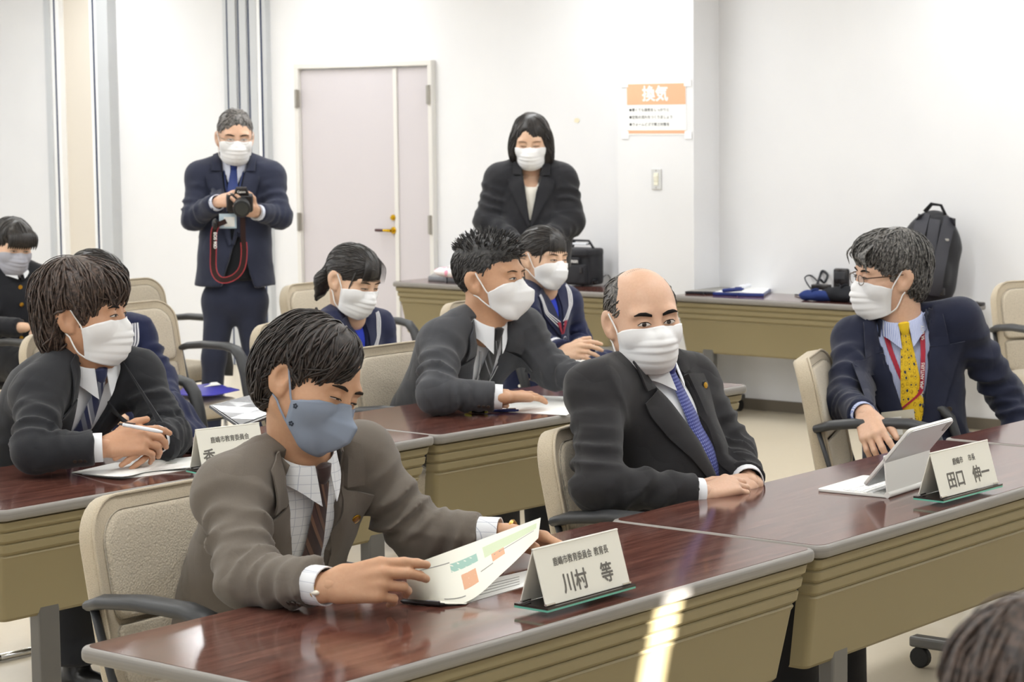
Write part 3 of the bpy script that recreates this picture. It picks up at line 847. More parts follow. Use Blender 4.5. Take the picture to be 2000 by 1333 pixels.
        for i in range(n):
            x = -1+2*i/(n-1)
            for j in range(m):
                t = j/(m-1); um = np.interp(t, [a[0] for a in mu], [a[1] for a in mu]); fm = np.interp(t, [a[0] for a in mu], [a[2] for a in mu])
                us = su[0]+(su[1]-su[0])*t; b = (1-abs(x)**2)
                if kind == 'pleat':
                    f_ = sf+(fm-sf)*b**pw; u_ = us+(um-us)*(b**.6)
                    f_ += (.0065*(((t-.22)*6) % 1.0)-.003)*b**.35*(1 if .22 < t < .88 else 0)
                else:
                    b2 = 1-abs(x); f_ = sf+(fm-sf)*(b2*.75+b*.25); u_ = us+(um-us)*(b2*.55+b*.45)
                l_ = x*w*(1+.08*math.sin(t*PI))
                G[i, j] = s.clear(np.array([l_, f_, u_-drop]), .0035)
        for _ in range(1): G[1:-1, 1:-1] = .5*G[1:-1, 1:-1]+.125*(G[:-2, 1:-1]+G[2:, 1:-1]+G[1:-1, :-2]+G[1:-1, 2:])
        s.maskG = G
        v, f, uv = sheet(H.wv(G.reshape(-1, 3)).reshape(G.shape), .0015*H.sc, H.F)
        mk = s.part(name, v, f, mat, uvs=uv, autosmooth=None)
        if loops:
            for sd, i in ((-1, 0), (1, n-1)):
                a = G[i, 1]; b = G[i, -2]; mb = MB()
                pa = [a, (sd*.080, .022, a[2]+.012), (sd*.0875, -.005, .020)]
                pb = [b, (sd*.078, .012, b[2]+.018), (sd*.083, -.012, -.042)]
                for pth in (pa, pb): mb.tube([H.wv(s.clear(np.array(q), .002)) for q in smoothpath(pth, 9)], .0022*H.sc, 6)
                s.mbpart('ear_loop', mb, M_LOOP if mat is M_MASKW else mat, mk)
        return mk
    def glasses(s, mat, thin=.0012):
        H = s.H; mb = MB(); rims = {}
        for sd in (-1, 1):
            pts = [(sd*.034+.024*math.cos(a)*(1 if abs(math.cos(a)) < .8 else .98), .112-.004*abs(math.cos(a)), -.004+.0155*math.sin(a)) for a in np.linspace(0, 2*PI, 22)[:-1]]
            mb.tube([H.w(*p) for p in pts], thin*H.sc, 6, closed=True); rims[sd] = pts
            mb.tube([H.w(sd*.058, .108, .003), H.w(sd*.076, .09, .006), H.w(sd*.083, .03, .006), H.w(sd*.085, -.012, .008), H.w(sd*.083, -.03, -.012)], [.0019*H.sc]*5, 6)
        mb.tube([H.w(-.011, .113, .002), H.w(0, .117, .005), H.w(.011, .113, .002)], thin*H.sc, 6)
        gl = s.mbpart('glasses', mb, mat)
        b = MATS.get('lens_glass')
        if b is None:
            nb = NB('lens_glass'); nb.color((.95, .97, .97)); nb.setp(rough=.02, spec=.5, alpha=.12); b = nb.m; MATS['lens_glass'] = b
        for sd in (-1, 1):
            mb = MB(); P = [H.w(*p) for p in rims[sd]]; Q = [p+H.F*.0008 for p in P]
            mb.loft([P, Q]); s.mbpart('lens', mb, b, gl)
        return gl
    # ---------------- hair
    def hair(s, mat, cap, cutters, flow, nstr=500, slen=(.04, .09), lift=(.001, .006), rad=.0016, noise=(.0022, 150), seed=1, where=None, res=.004, nseg=7, gravity=.0, jitter=.25, curl=0):
        """cap/cutters in head units; flow(p) gives the combing direction"""
        H = s.H; g = SDF(res)
        for c in cap:
            if c[0] == 'e': g.ell(c[1], c[2], None, c[3] if len(c) > 3 else .02)
            else: g.rc(c[1], c[2], c[3], c[4], c[5] if len(c) > 5 else .02)
        for c in cutters:
            if c[0] == 'e': g.ell(c[1], c[2], None, c[3] if len(c) > 3 else .01, 's')
            elif c[0] == 'r': g.rc(c[1], c[2], c[3], c[4], c[5] if len(c) > 5 else .01, op='s')
            else: g.cut(c[1], c[2], c[3], .01)
        nz = sines(seed, 10, noise[1]*.5, noise[1], (1, 1, .35))
        v, f = g.mesh(lambda P: noise[0]*1.6*nz(P))
        bv = bvh_of(v, f); rg = random.Random(seed); V_ = [H.wv(v)]; nb = len(v)
        tri = f[np.random.RandomState(seed).randint(0, len(f), nstr*6)]; cen = v[tri].mean(1)
        paths = []; rads = []
        for p in cen:
            if len(paths) >= nstr: break
            if where is not None and not where(p): continue
            q = np.array(p); h0 = bv.find_nearest(Vector(q))
            if h0[0] is None: continue
            nn = np.array(h0[1]); cc = q-np.array([0, -.01, .03]); sg = 1.0 if nn@cc >= 0 else -1.0
            if where is None and nn@cc*sg < .3*np.linalg.norm(cc): continue
            L = rg.uniform(*slen); st = L/nseg; path = []; lf = rg.uniform(*lift); jit = np.array([rg.gauss(0, jitter) for _ in range(3)]); gv = gravity(q) if callable(gravity) else gravity; st = st*(.7 if callable(gravity) and gv else 1)
            for i in range(nseg+1):
                t = i/nseg
                if gv == 0:
                    h2 = bv.find_nearest(Vector(q)); n2 = np.array(h2[1])*sg; base = np.array(h2[0]); pos = base+n2*(lf*math.sin(min(1, t*1.4)*PI/2))
                else: base = q; n2 = nn*sg; pos = q
                path.append(pos); d = np.asarray(flow(pos) if not gv else flow(pos, n2), float)+jit+curl*np.array([math.sin(9*t+jit[0]*9), math.cos(8*t), 0])
                if gv == 0: d = d-n2*(d@n2)
                q = base+nrm(d)*st
            paths.append(path); rads.append(rad*rg.uniform(.7, 1.4))
        if paths:
            Pa = np.array(paths); S, n_, _ = Pa.shape; Tg = np.gradient(Pa, axis=1); Tg /= np.maximum(np.linalg.norm(Tg, axis=2, keepdims=True), 1e-9)
            out = Pa-np.array([0, -.01, .03]); e1 = out-Tg*(out*Tg).sum(2, keepdims=True); e1 /= np.maximum(np.linalg.norm(e1, axis=2, keepdims=True), 1e-9); e2 = np.cross(Tg, e1)
            w = np.array([.5]+[1]*(nseg-1)+[.12])[None, :, None]*np.array(rads)[:, None, None]; rings = []
            for k in range(5):
                a_ = 2*PI*k/5; rings.append(Pa+w*(.65*math.cos(a_)*e1+1.5*math.sin(a_)*e2))
            W_ = np.stack(rings, 2); idx = np.arange(S*n_*5).reshape(S, n_, 5)+nb
            q4 = np.stack([idx[:, :-1], np.roll(idx, -1, 2)[:, :-1], np.roll(idx, -1, 2)[:, 1:], idx[:, 1:]], -1).reshape(-1, 4)
            V_.append(H.wv(W_.reshape(-1, 3))); f = np.concatenate([f, q4])
        s.hairb = bv
        return s.part('hair', np.concatenate(V_), f, mat)
    def locks(s, hairob, mat, paths, r=.004, flat=(.6, 1.6), name='hair_lock'):
        mb = MB()
        for pth in paths:
            P = smoothpath([s.H.w(*q) for q in pth], 9); mb.tube(P, [r*s.H.sc*w for w in (.6, .9, 1, 1, 1, .9, .75, .5, .15)], 6, flat=flat)
        return s.mbpart(name, mb, mat, hairob, auto=60)

    # ---------------- torso frame
    def frame(s, neck, pelvis, shR, shL):
        s.neck = np.asarray(neck, float); s.pelvis = np.asarray(pelvis, float); s.shR = np.asarray(shR, float); s.shL = np.asarray(shL, float)
        s.U = nrm(s.neck-s.pelvis); L = s.shL-s.shR; s.L = nrm(L-s.U*(L@s.U)); s.F = np.cross(s.L, s.U)
    def c(s, l, f, u): return s.neck+l*s.L+f*s.F+u*s.U
    def torso(s, g, grow=0.0, sc=1.0, waist=.150, chest=.170, hip=.165, q=1.42, k=.04, arms=True, belly=0.0):
        n, p = s.neck, s.pelvis; ch = s.c(0, -.015*sc, -.16*sc)
        w = n*.38+p*.62
        g.rc(ch, w, chest*sc+grow, waist*sc+grow, k, lat=s.L, q=q); g.rc(w, p, waist*sc+grow, hip*sc+grow, k, lat=s.L, q=q*.93)
        if belly: g.ell(w+s.F*.05*sc+s.U*.0, np.array([.14, .10, .13])*sc*belly+grow, np.stack([s.L, s.F, s.U]), .05)
        up = s.c(0, -.02*sc, -.055*sc)
        for sh, sd in ((s.shR, -1), (s.shL, 1)):
            g.rc(s.c(sd*.045*sc, -.025*sc, .0), sh+s.U*.012*sc, .046*sc+grow, .050*sc+grow, k)
            if grow > .005: g.rc(s.c(sd*.055*sc, -.03*sc, .012), sh+s.U*.030*sc+s.L*sd*.012, .036*sc, .034*sc, .03)
            g.rc(ch, sh-s.U*.02*sc, .095*sc+grow, .062*sc+grow, k, lat=s.L, q=1.15)
    def arm(s, g, sh, el, wr, r=(.064, .054, .050, .036), grow=0.0, k=.025, fold=0.0, seed=0):
        rg = random.Random(seed); f1 = f2 = None
        inner = np.cross(np.asarray(el)-sh, np.asarray(wr)-el)
        if fold:
            f1 = [(fold*1.5, 5.2, rg.uniform(0, 6), .85, .35, rg.uniform(0, 6)), (fold*1.2, 3.4, rg.uniform(0, 6), .35, .35, rg.uniform(0, 6)), (fold*1.2, 4.4, rg.uniform(0, 6), .6, .4, rg.uniform(0, 6))]
            f2 = [(fold*1.5, 5.6, rg.uniform(0, 6), .12, .32, rg.uniform(0, 6)), (fold*1.0, 4.2, rg.uniform(0, 6), .6, .35, rg.uniform(0, 6)), (fold*1.1, 3.2, rg.uniform(0, 6), .35, .4, rg.uniform(0, 6))]
        g.rc(sh, el, r[0]+grow, r[1]+grow, k, fold=f1); g.rc(el, wr, r[2]+grow, r[3]+grow, k, fold=f2)
    def flat_end(s, g, a, b, r=.075, ln=.12):
        """cuts a sleeve or leg flat at b (coming from a)"""
        ax_ = nrm(np.asarray(b)-a); b = np.asarray(b, float)
        def fn(P):
            d = P-b; t = d@ax_; rad = np.linalg.norm(d-t[..., None]*ax_, axis=-1)
            return np.maximum(np.maximum(-t, t-ln), rad-r)
        g.cut(fn, b-ln-r, b+ln+r, .004)
    def vcut(s, g, top=.03, w=.075, bot=-.34, f0=.02, wb=.002):
        """opens the jacket front in a V"""
        n, L, U, F = s.neck.copy(), s.L, s.U, s.F
        def fn(P):
            d = P-n; l = np.abs(d@L); u = d@U; ff = d@F
            wid = wb+(w-wb)*np.clip((u-bot)/(top-bot), 0, 3)
            return np.maximum(np.maximum((l-wid)*.95, f0-ff), bot-u)
        c0 = s.c(0, .1, (top+bot)/2); h = (top-bot)/2+.12
        g.cut(fn, c0-np.array([.3, .3, h+.1]), c0+np.array([.3, .3, h+.1]), .004)
    def cast(s, bvh, l, u, off=0.0, back=False):
        o = s.c(l, .6 if not back else -.6, u); d = -s.F if not back else s.F
        h = bvh.ray_cast(Vector(o), Vector(d))[0]
        if h is None:
            h = bvh.find_nearest(Vector(s.c(l, .08, u)))[0]
        return np.array(h)-d*off
    def strip(s, name, A, B, mat, bvh, off=.002, th=.003, n=14, m=6, parent=None, uvs=True, lift=None):
        """cloth strip between two chest-space polylines (l, u), laid on a surface"""
        A = resample(A, n); B = resample(B, n); G = np.zeros((n, m, 3))
        for i in range(n):
            for j in range(m):
                t = j/(m-1); q = A[i]*(1-t)+B[i]*t
                G[i, j] = s.cast(bvh, q[0], q[1], off+(lift(i/(n-1), t) if lift else 0))
        G[1:-1] = .5*G[1:-1]+.25*(G[:-2]+G[2:])
        v, f, uv = sheet(G, th, s.F); return s.part(name, v, f, mat, parent, uvs=uv, autosmooth=50)
    def collar(s, mat, r=.064, h=.036, fl=.018, drop=.02, point=.05, a0=14, a1=346, th=.0025, name='shirt_collar', parent=None, tilt=0.0, off=(0, 0), n=30, upv=None):
        """turned-down collar round the neck; angle 0 is the front"""
        G = np.zeros((n, 5, 3)); U = s.U if upv is None else nrm(upv)
        F = nrm(s.F-U*(s.F@U)); L = np.cross(U, F)
        for i in range(n):
            a = math.radians(a0+(a1-a0)*i/(n-1)); fr = max(0, math.cos(a)); fr2 = fr**6
            rad = lambda x: (math.sin(a)*x*1.0, math.cos(a)*x*.98)
            for j, (rr, uu) in enumerate(((r-.002, h-.004), (r+.001, h), (r+.005, h-.004), (r+fl*.6, h*.45), (r+fl, -drop*.2))):
                l, f_ = rad(rr)
                u_ = uu-fr*.024-(fr2*point if j == 4 else fr2*point*.5 if j == 3 else 0)+tilt*(-math.cos(a))*.02
                if j >= 3: f_ += fr2*.010*(j-2)
                G[i, j] = s.neck+(l+off[0])*L+(f_+off[1])*F+u_*U
        v, f, uv = sheet(G, th, None); return s.part(name, v, f, mat, parent, uvs=uv, autosmooth=60)

# ---------------------------------------------------------------- hands
FING = [(.030, .092, (.042, .025, .021), .0092), (.010, .096, (.046, .029, .022), .0095), (-.010, .092, (.042, .027, .021), .0090), (-.028, .083, (.034, .020, .018), .0080)]
def hand_mesh(wrist, D, N, side, curls, spread=(.10, .02, -.05, -.13), thumb=((.75, .55, -.35), (.35, .9, -.25), (.15, .98, -.2)), sc=1.0, res=.003, extra=None):
    """wrist point, D towards the knuckles, N out of the back of the hand; thumb on +T; curls = per finger (mcp, pip, dip) radians"""
    D = nrm(D); N = nrm(np.asarray(N)-D*(np.asarray(N)@D)); T = -np.cross(N, D)*side
    g = SDF(res); P = lambda d, t, n: np.asarray(wrist)+sc*(d*D+t*T+n*N)
    g.rc(P(-.016, 0, 0), P(.005, 0, 0), .028*sc, .026*sc, .015, lat=T, q=1.35)
    tips = []
    for i, (t, d, ln, r) in enumerate(FING):
        kn = P(d, t, .002-.004*abs(i-1)); r *= sc
        g.rc(P(.012, t*.62, 0), kn, .0155*sc, .0128*sc, .012)
        sp = spread[i]; dr = math.cos(sp)*D+math.sin(sp)*T; ax_n = N; p = kn; a = 0
        pts = [p]
        for c_, l_ in zip(curls[i], ln):
            a += c_; d2 = math.cos(a)*dr-math.sin(a)*ax_n; p = p+d2*l_*sc; pts.append(p)
        g.rc(pts[0], pts[1], r*1.12, r*1.02, .006); g.rc(pts[1], pts[2], r*1.04, r*.92, .004); g.rc(pts[2], pts[3], r*.94, r*.80, .004)
        tips.append(p)
    p = P(.022, .022, -.008); g.rc(P(.0, .012, -.002), p, .018*sc, .0165*sc, .012)
    pts = [p]
    for (td, tt, tn), l_ in zip([(x[1], x[0], x[2]) for x in thumb], (.042, .032, .027)):
        p = p+nrm(td*D+tt*T+tn*N)*l_*sc; pts.append(p)
    g.rc(pts[0], pts[1], .0165*sc, .0125*sc, .012); g.rc(pts[1], pts[2], .0120*sc, .0108*sc, .004); g.rc(pts[2], pts[3], .0110*sc, .0085*sc, .004)
    v, f = g.mesh(); v = smooth_mesh(v, f, 1, .35)
    return v, f, tips
CURL_REST = [(.35, .45, .25), (.40, .55, .3), (.45, .6, .3), (.5, .6, .3)]
CURL_FLAT = [(.08, .12, .08), (.06, .12, .08), (.08, .14, .1), (.12, .16, .1)]
CURL_GRIP = [(.75, 1.0, .5), (.9, 1.15, .6), (1.0, 1.2, .6), (1.05, 1.2, .6)]
def camdir(r, u, t): return r*CR+u*CU-t*FWD     # right, up, towards the viewer

# ---------------------------------------------------------------- clothing helpers shared by the suits
def tube_cuff(p, name, a, b, r, mat, parent=None, th=.003, r2=None, over=.0):
    mb = MB(); ax_ = nrm(np.asarray(b)-a); e1 = nrm(np.cross(ax_, V(.2, .3, .9))); e2 = np.cross(ax_, e1); rings = []
    r2 = r if r2 is None else r2; n = 20
    for q, rr in ((a, r-th), (a, r), (b, r2), (b, r2-th), (np.asarray(b)-ax_*.02, r2-th*1.3)):
        rings.append([np.asarray(q)+rr*(math.cos(2*PI*i/n)*e1+math.sin(2*PI*i/n)*e2) for i in range(n)])
    mb.loft(rings, cap=False); return p.mbpart(name, mb, mat, parent, auto=50)
def lapels(p, mat, bvh, parent, bot, w=.075, top=.03, lw=.085, notch=-.085, peak=False, flat=.004, wb=.012):
    """collar leaf and lapel on each side of the V"""
    for sd in (-1, 1):
        inn = lambda u: sd*(.002+(w-.002)*max(0, (u-bot)/(top-bot)))
        ub = notch
        innp = [(inn(ub+.035), ub+.035), (inn(ub-.05), ub-.05), (inn((ub+bot)/2), (ub+bot)/2), (sd*.004, bot+.004)]
        if peak: outp = [(sd*(abs(inn(ub))+lw+.022), ub+.045), (sd*(abs(inn(ub))+lw*.93), ub-.02), (sd*(abs(inn((ub+bot)/2))+lw*.62), (ub+bot)/2), (sd*.012, bot-.004)]
        else: outp = [(sd*(abs(inn(ub))+lw), ub+.012), (sd*(abs(inn(ub))+lw*.95), ub-.03), (sd*(abs(inn((ub+bot)/2))+lw*.6), (ub+bot)/2), (sd*.012, bot-.004)]
        p.strip('lapel', innp, outp, mat, bvh, flat, .005, 22, 8, parent, lift=lambda a, b: .007*b*(1-a*.6)+.003*math.sin(b*PI))
        cin = [(inn(top+.02)*.92, top+.03), (inn(ub+.035), ub+.037)]; cout = [(inn(top+.02)+sd*.035, top+.015), (sd*(abs(inn(ub))+lw*.70), ub+.040)]
        p.strip('collar_leaf', cin, cout, mat, bvh, flat+.002, .005, 9, 5, parent, lift=lambda a, b: .006*b)
def necktie(p, mat, bvh, kz=-.035, bot=-.42, w0=.016, w1=.042, off=.004, kf=0.0, lean=0.0):
    U = getattr(p, 'upn', p.U); F = nrm(p.F-U*(p.F@U)); L = np.cross(U, F); c = p.neck+F*kf; rings = []
    K = c-.016*U-.004*F; n, m = 30, 7; G = np.zeros((n, m, 3)); u0 = (K-p.neck)@p.U
    J = [p.cast(bvh, lean*.4, u0+(bot-u0)*.34, off+.004)]
    for i in range(n):
        t = i/(n-1); u = u0+(bot-u0)*t; w = w0*.72+(w1-w0*.72)*min(1, t*1.15)**.8
        for j in range(m):
            x = (j/(m-1)*2-1)*w; q = p.cast(bvh, x+lean*t, u, off+.004*(1-(x/w)**2))
            if t < .34:
                a = t/.34; ln = K*(1-a)+J[0]*a+x*p.L+p.F*.004*(1-(x/w)**2); s_ = a*a*(3-2*a); q = ln if (ln-q)@p.F > 0 else q*s_+ln*(1-s_)
            G[i, j] = q
    G[1:-1] = .5*G[1:-1]+.25*(G[:-2]+G[2:]); v, f, uv = sheet(G, .004, p.F); t = p.part('necktie', v, f, mat, None, uvs=uv, autosmooth=50)
    for u_, w_, d_ in ((.030, .012, .008), (.026, .021, .012), (.005, .018, .013), (-.014, .0145, .012), (-.022, .011, .009)):
        rings.append([c+u_*U+w_*math.cos(a)*L+(d_*math.sin(a)-.3*max(0, -u_))*F for a in np.linspace(0, 2*PI, 15)[:-1]])
    mb = MB(); mb.loft(rings); p.mbpart('tie_knot', mb, mat, t); return t
def rebvh(ob, org):
    me = ob.data; v = np.zeros(len(me.vertices)*3); me.vertices.foreach_get('co', v); v = v.reshape(-1, 3)+org
    return BVHTree.FromPolygons([tuple(x) for x in v], [tuple(q.vertices) for q in me.polygons])
def flat_badge(p, bvh, l, u, r, mats, parent, off=.008, name='lapel_badge'):
    q = p.cast(bvh, l, u, off); M = basis(p.L, p.U, p.F, q); mb = MB(); mb.cyl((0, 0, 0), r, .003, n=20, M=M, bev=.0008); b = p.mbpart(name, mb, mats[0], parent)
    mb = MB(); mb.cyl((0, 0, .002), r*.62, .002, n=14, M=M, bev=.0006); p.mbpart('badge_emblem', mb, mats[1], parent); return b
def coat_button(p, bvh, l, u, mat, parent, r=.010, off=.003, name='button'):
    q = p.cast(bvh, l, u, off); mb = MB(); mb.cyl((0, 0, 0), r, .004, n=14, M=basis(p.L, p.U, p.F, q), bev=.001); return p.mbpart(name, mb, mat, parent)
def sleeve_buttons(p, a, b, r, dirn, mat, n=3, parent=None, frac=.8):
    ax_ = nrm(np.asarray(b)-a); d = nrm(np.asarray(dirn)-ax_*(np.asarray(dirn)@ax_))
    for i in range(n):
        q = np.asarray(b)-ax_*(.022+.016*i)+d*(r); mb = MB(); mb.cyl((0, 0, 0), .0068, .004, n=12, M=basis(nrm(np.cross(ax_, d)), ax_, d, q), bev=.001); p.mbpart('sleeve_button', mb, mat, parent)
# ================================================================ suits
def suit(sp):
    sc = sp.get('sc', 1.0); res = sp.get('res', .008)
    neck, pel = sp['neck'], sp['pelvis']
    p = Person((pel[0], pel[1], 0)); p.frame(neck, pel, sp['shR'], sp['shL'])
    H = Head(*sp['head']); p.sp = sp
    # legs
    ld = nrm(np.array([*sp.get('legdir', p.F)[:2], 0])); side = nrm(np.cross(V(0, 0, 1), ld))
    hw_ = .070 if sp.get('hem') else .085; hips = [pel-side*hw_*sc, pel+side*hw_*sc]          # right, left
    if 'knees' in sp: knees, ank = sp['knees'], sp['ankles']
    else:
        knees = [h+ld*.40*sc+V(0, 0, -.02)+side*(.03*sd) for h, sd in zip(hips, (-1, 1))]
        ank = [V(k[0]+ld[0]*.02, k[1]+ld[1]*.02, .09) for k in knees]
    # body core
    g = SDF(.015); p.torso(g, -.03, sc, hip=.125); A = (('R', sp['shR'], sp['elR'], sp['wrR']), ('L', sp['shL'], sp['elL'], sp['wrL']))
    for nm, a, b, c_ in A: p.arm(g, a, b, c_, tuple(x*sc for x in (.05, .042, .038, .026)))
    for h, k, a in zip(hips, knees, ank): g.chain([h, k, a], [.075*sc, .052*sc, .038*sc])
    g.rc(neck, p.c(0, -.03, -.1), .046*sc, .05*sc); v, f = g.mesh(); p.body_add(v, f)
    p.head(H, neck+p.U*.015+p.F*sp.get('neckf', .0), res=.0036 if res < .0075 else .0045 if res < .0095 else .0052)
    for hd in sp.get('hands', []):
        v, f, tips = hand_mesh(**{'sc': sc, 'res': .003 if res < .0075 else .0037 if res < .0095 else .0045, **hd}); p.body_add(v, f)
    p.body_done(sp['skin'])
    upn = nrm(H.w(0, -.02, -.055)-neck+p.U*.06); p.upn = upn
    # shirt
    g = SDF(.009); p.torso(g, 0, sc, **sp.get('torso', {}))
    if 'scoop' in sp: p.vcut(g, top=.03, w=.075*sc, bot=sp['scoop'], f0=-.02, wb=.03)
    if sp.get('hem'):
        zc = sp['hem']+.07; g.cut(lambda P: P[..., 2]-zc, V(pel[0]-.5, pel[1]-.5, .3), V(pel[0]+.5, pel[1]+.5, zc+.05), .004)
    v, f = g.mesh(); v = smooth_mesh(v, f, 1)
    sh = p.part('shirt', v, f, sp['shirt']); p.sb = bvh_of(v, f)
    if 'vest' in sp:
        g = SDF(.009); p.torso(g, .008, sc, **sp.get('torso', {})); p.vcut(g, top=.035, w=.062*sc, bot=sp.get('vestbot', -.2), f0=.0); zc = sp.get('hem', 0)+.03; g.cut(lambda P: P[..., 2]-zc, V(pel[0]-.5, pel[1]-.5, .3), V(pel[0]+.5, pel[1]+.5, zc+.05), .004); v, f = g.mesh(); p.part('vest', smooth_mesh(v, f, 1), f, sp['vest'])
    # jacket
    g = SDF(res); gr = sp.get('grow', .017)*sc
    p.torso(g, gr, sc, **sp.get('torso', {}))
    jr = sp.get('armr', (.068, .062, .058, .047)); jends = []
    for i, (nm, a, b, c_) in enumerate(A):
        e = c_+nrm(b-c_)*sp.get('cuffback', .035)*sc; jends.append((b, e))
        p.arm(g, a, b, e+nrm(e-b)*.03, tuple(x*sc for x in jr), 0, .03, fold=sp.get('fold', .006)*sc, seed=i+sp.get('seed', 0))
    if sp.get('hem'):
        hz = sp['hem']; g.rc(pel, V(pel[0], pel[1], hz-.06)-p.F*.0, .188*sc, .20*sc, .03, lat=p.L, q=1.25); g.rc(V(pel[0], pel[1], hz+.12), V(pel[0], pel[1], hz-.06), .180*sc, .20*sc, .03, lat=p.L, q=1.25)
    vb = sp.get('vbot', -.34)
    if sp.get('vcut', True): p.vcut(g, top=sp.get('vtop', .035), w=sp.get('vw', .072)*sc, bot=vb, f0=.0)
    for (b, e) in jends: p.flat_end(g, b, e, .075*sc)
    if sp.get('hem'):
        lo = V(pel[0]-.5, pel[1]-.5, hz-.4); hi = V(pel[0]+.5, pel[1]+.5, hz+.05)
        g.cut(lambda P: P[..., 2]-hz, lo, hi, .004)
    if 'front_open' in sp:
        fo = sp['front_open']; n0 = p.neck.copy()
        def fn(P):
            d = P-n0; l = np.abs(d@p.L-fo.get('l', 0)); u = d@p.U; ff = d@p.F
            return np.maximum(np.maximum(l-(fo['w']+np.clip((fo['u']-u), 0, 1)*fo['flare']), .0-ff), u-fo['u0'])
        g.cut(fn, n0-1.1, n0+.5, .004)
    sd_ = sp.get('seed', 0); nz = sines(7+sd_, 9, 10, 34, (1, 1, .6)); w1 = sines(11+sd_, 5, 6, 16); w2 = sines(17+sd_, 5, 6, 16)
    def crease(P):
        a = 1-np.abs(np.sin(9*(P@p.L)+14*(P@p.U)+5*w1(P))); b = 1-np.abs(np.sin(13*(P@p.F)-11*(P@p.U)+8*(P@p.L)+6*w2(P)))
        return -(a**2*.55+b**2*.45)*np.clip(.5+1.2*w2(P), 0, 1)
    v, f = g.mesh(lambda P: sp.get('wr', .004)*(.5*nz(P)+3.0*crease(P))); v = smooth_mesh(v, f, 1, .25)
    jk = p.part(sp.get('jname', 'jacket'), v, f, sp['cloth']); p.jb = bvh_of(v, f); p.jk = jk
    if sp.get('lapel', True):
        lapels(p, sp.get('lapelmat', sp['cloth']), p.jb, jk, vb, w=sp.get('vw', .072)*sc, top=sp.get('vtop', .035), lw=sp.get('lw', .075)*sc, notch=sp.get('notch', -.075), peak=sp.get('peak', False))
        p.collar(sp['cloth'], r=.079*sc, h=.056*sc, fl=.016, drop=.012, point=.0, a0=62, a1=298, name='jacket_collar', parent=jk, th=.004)
    if sp.get('collar', True): p.collar(sp['shirt'], r=sp.get('colr', .0655)*sc, h=.047*sc, fl=.014, drop=.02, point=sp.get('cpoint', .045), parent=sh, upv=upn, off=(0, .010))
    if 'tie' in sp: p.tie = necktie(p, sp['tie'], p.sb, kz=sp.get('kz', -.022), bot=sp.get('tiebot', vb-.06), w1=sp.get('tw', .040)*sc, w0=.017*sc, lean=sp.get('tielean', 0), kf=sp.get('colr', .0655)*sc+.016)
    # cuffs
    if sp.get('cuffs', True):
        for (b, e), c_ in zip(jends, (sp['wrR'], sp['wrL'])):
            ax_ = nrm(c_-b); tube_cuff(p, 'shirt_cuff', e-ax_*.03, e+ax_*sp.get('cufflen', .028), .040*sc, sp['shirt'], sh, r2=.039*sc)
    # trousers and shoes
    g = SDF(.012)
    for h, k, a in zip(hips, knees, ank):
        lr = sp.get('legr', 1)*sc; g.rc(h, k, .098*lr, .072*lr, .03); g.rc(k, a, .068*lr, .062*lr, .03)
    g.rc(hips[0], hips[1], (.095 if sp.get('hem') else .11)*sc, None, .04); tw_ = .132 if sp.get('hem') else .150; g.rc(pel+p.U*.14, pel+p.U*.03, tw_*sc, tw_*sc, .04, lat=p.L, q=1.35); g.ell(pel-V(0, 0, .0), (.15*sc, .15*sc, .14*sc) if not sp.get('hem') else (.105*sc, .105*sc, .10*sc), None, .04)
    for k, a in zip(knees, ank): p.flat_end(g, k, a, .1*sc, .15)
    if sp.get('trousers', True):
        v, f = g.mesh(); p.part('trousers', smooth_mesh(v, f, 1), f, sp.get('pants', sp['cloth']))
        for a in ank:
            g = SDF(.008); t = V(a[0], a[1], 0); g.rc(t-ld*.05+V(0, 0, .045), t+ld*.17+V(0, 0, .035), .042, .036, .02, lat=side, q=1.0); g.rc(t+V(0, 0, .05), a, .04, .042, .02)
            g.cut(lambda P: P[..., 2]-.002, t-.3, t+V(.3, .3, .003), .002); v, f = g.mesh(); p.part('shoe', v, f, SHOE)
    return p
def under(n, dx, dy, z): return V(n[0]+dx, n[1]+dy, z)
def report(nm, sp):
    b = lambda x, y: round(float(np.linalg.norm(np.asarray(sp[x])-sp[y])), 3)
    print('BONES', nm, 'sh', b('shR', 'shL'), 'uaR', b('shR', 'elR'), 'faR', b('elR', 'wrR'), 'uaL', b('shL', 'elL'), 'faL', b('elL', 'wrL'), 'trunk', b('neck', 'pelvis'))

SK1 = skin('tan_skin', 'c49674', 'd2a888'); SK2 = skin('fair_skin', 'd6ad91', 'e0bca3'); SK3 = skin('warm_skin', 'c39474', 'd0a485'); SK4 = skin('girl_skin', 'ddb698', 'e6c4a9')
# usual hair volumes (head units)
FACE_CUT = ('e', (0, .115, -.045), (.075, .085, .112), .012)
EARS = [('e', (sd*.104, -.008, -.018), (.05, .029, .044), .008) for sd in (-1, 1)]
NECK_CUT = ('e', (0, .02, -.13), (.1, .09, .085), .012)

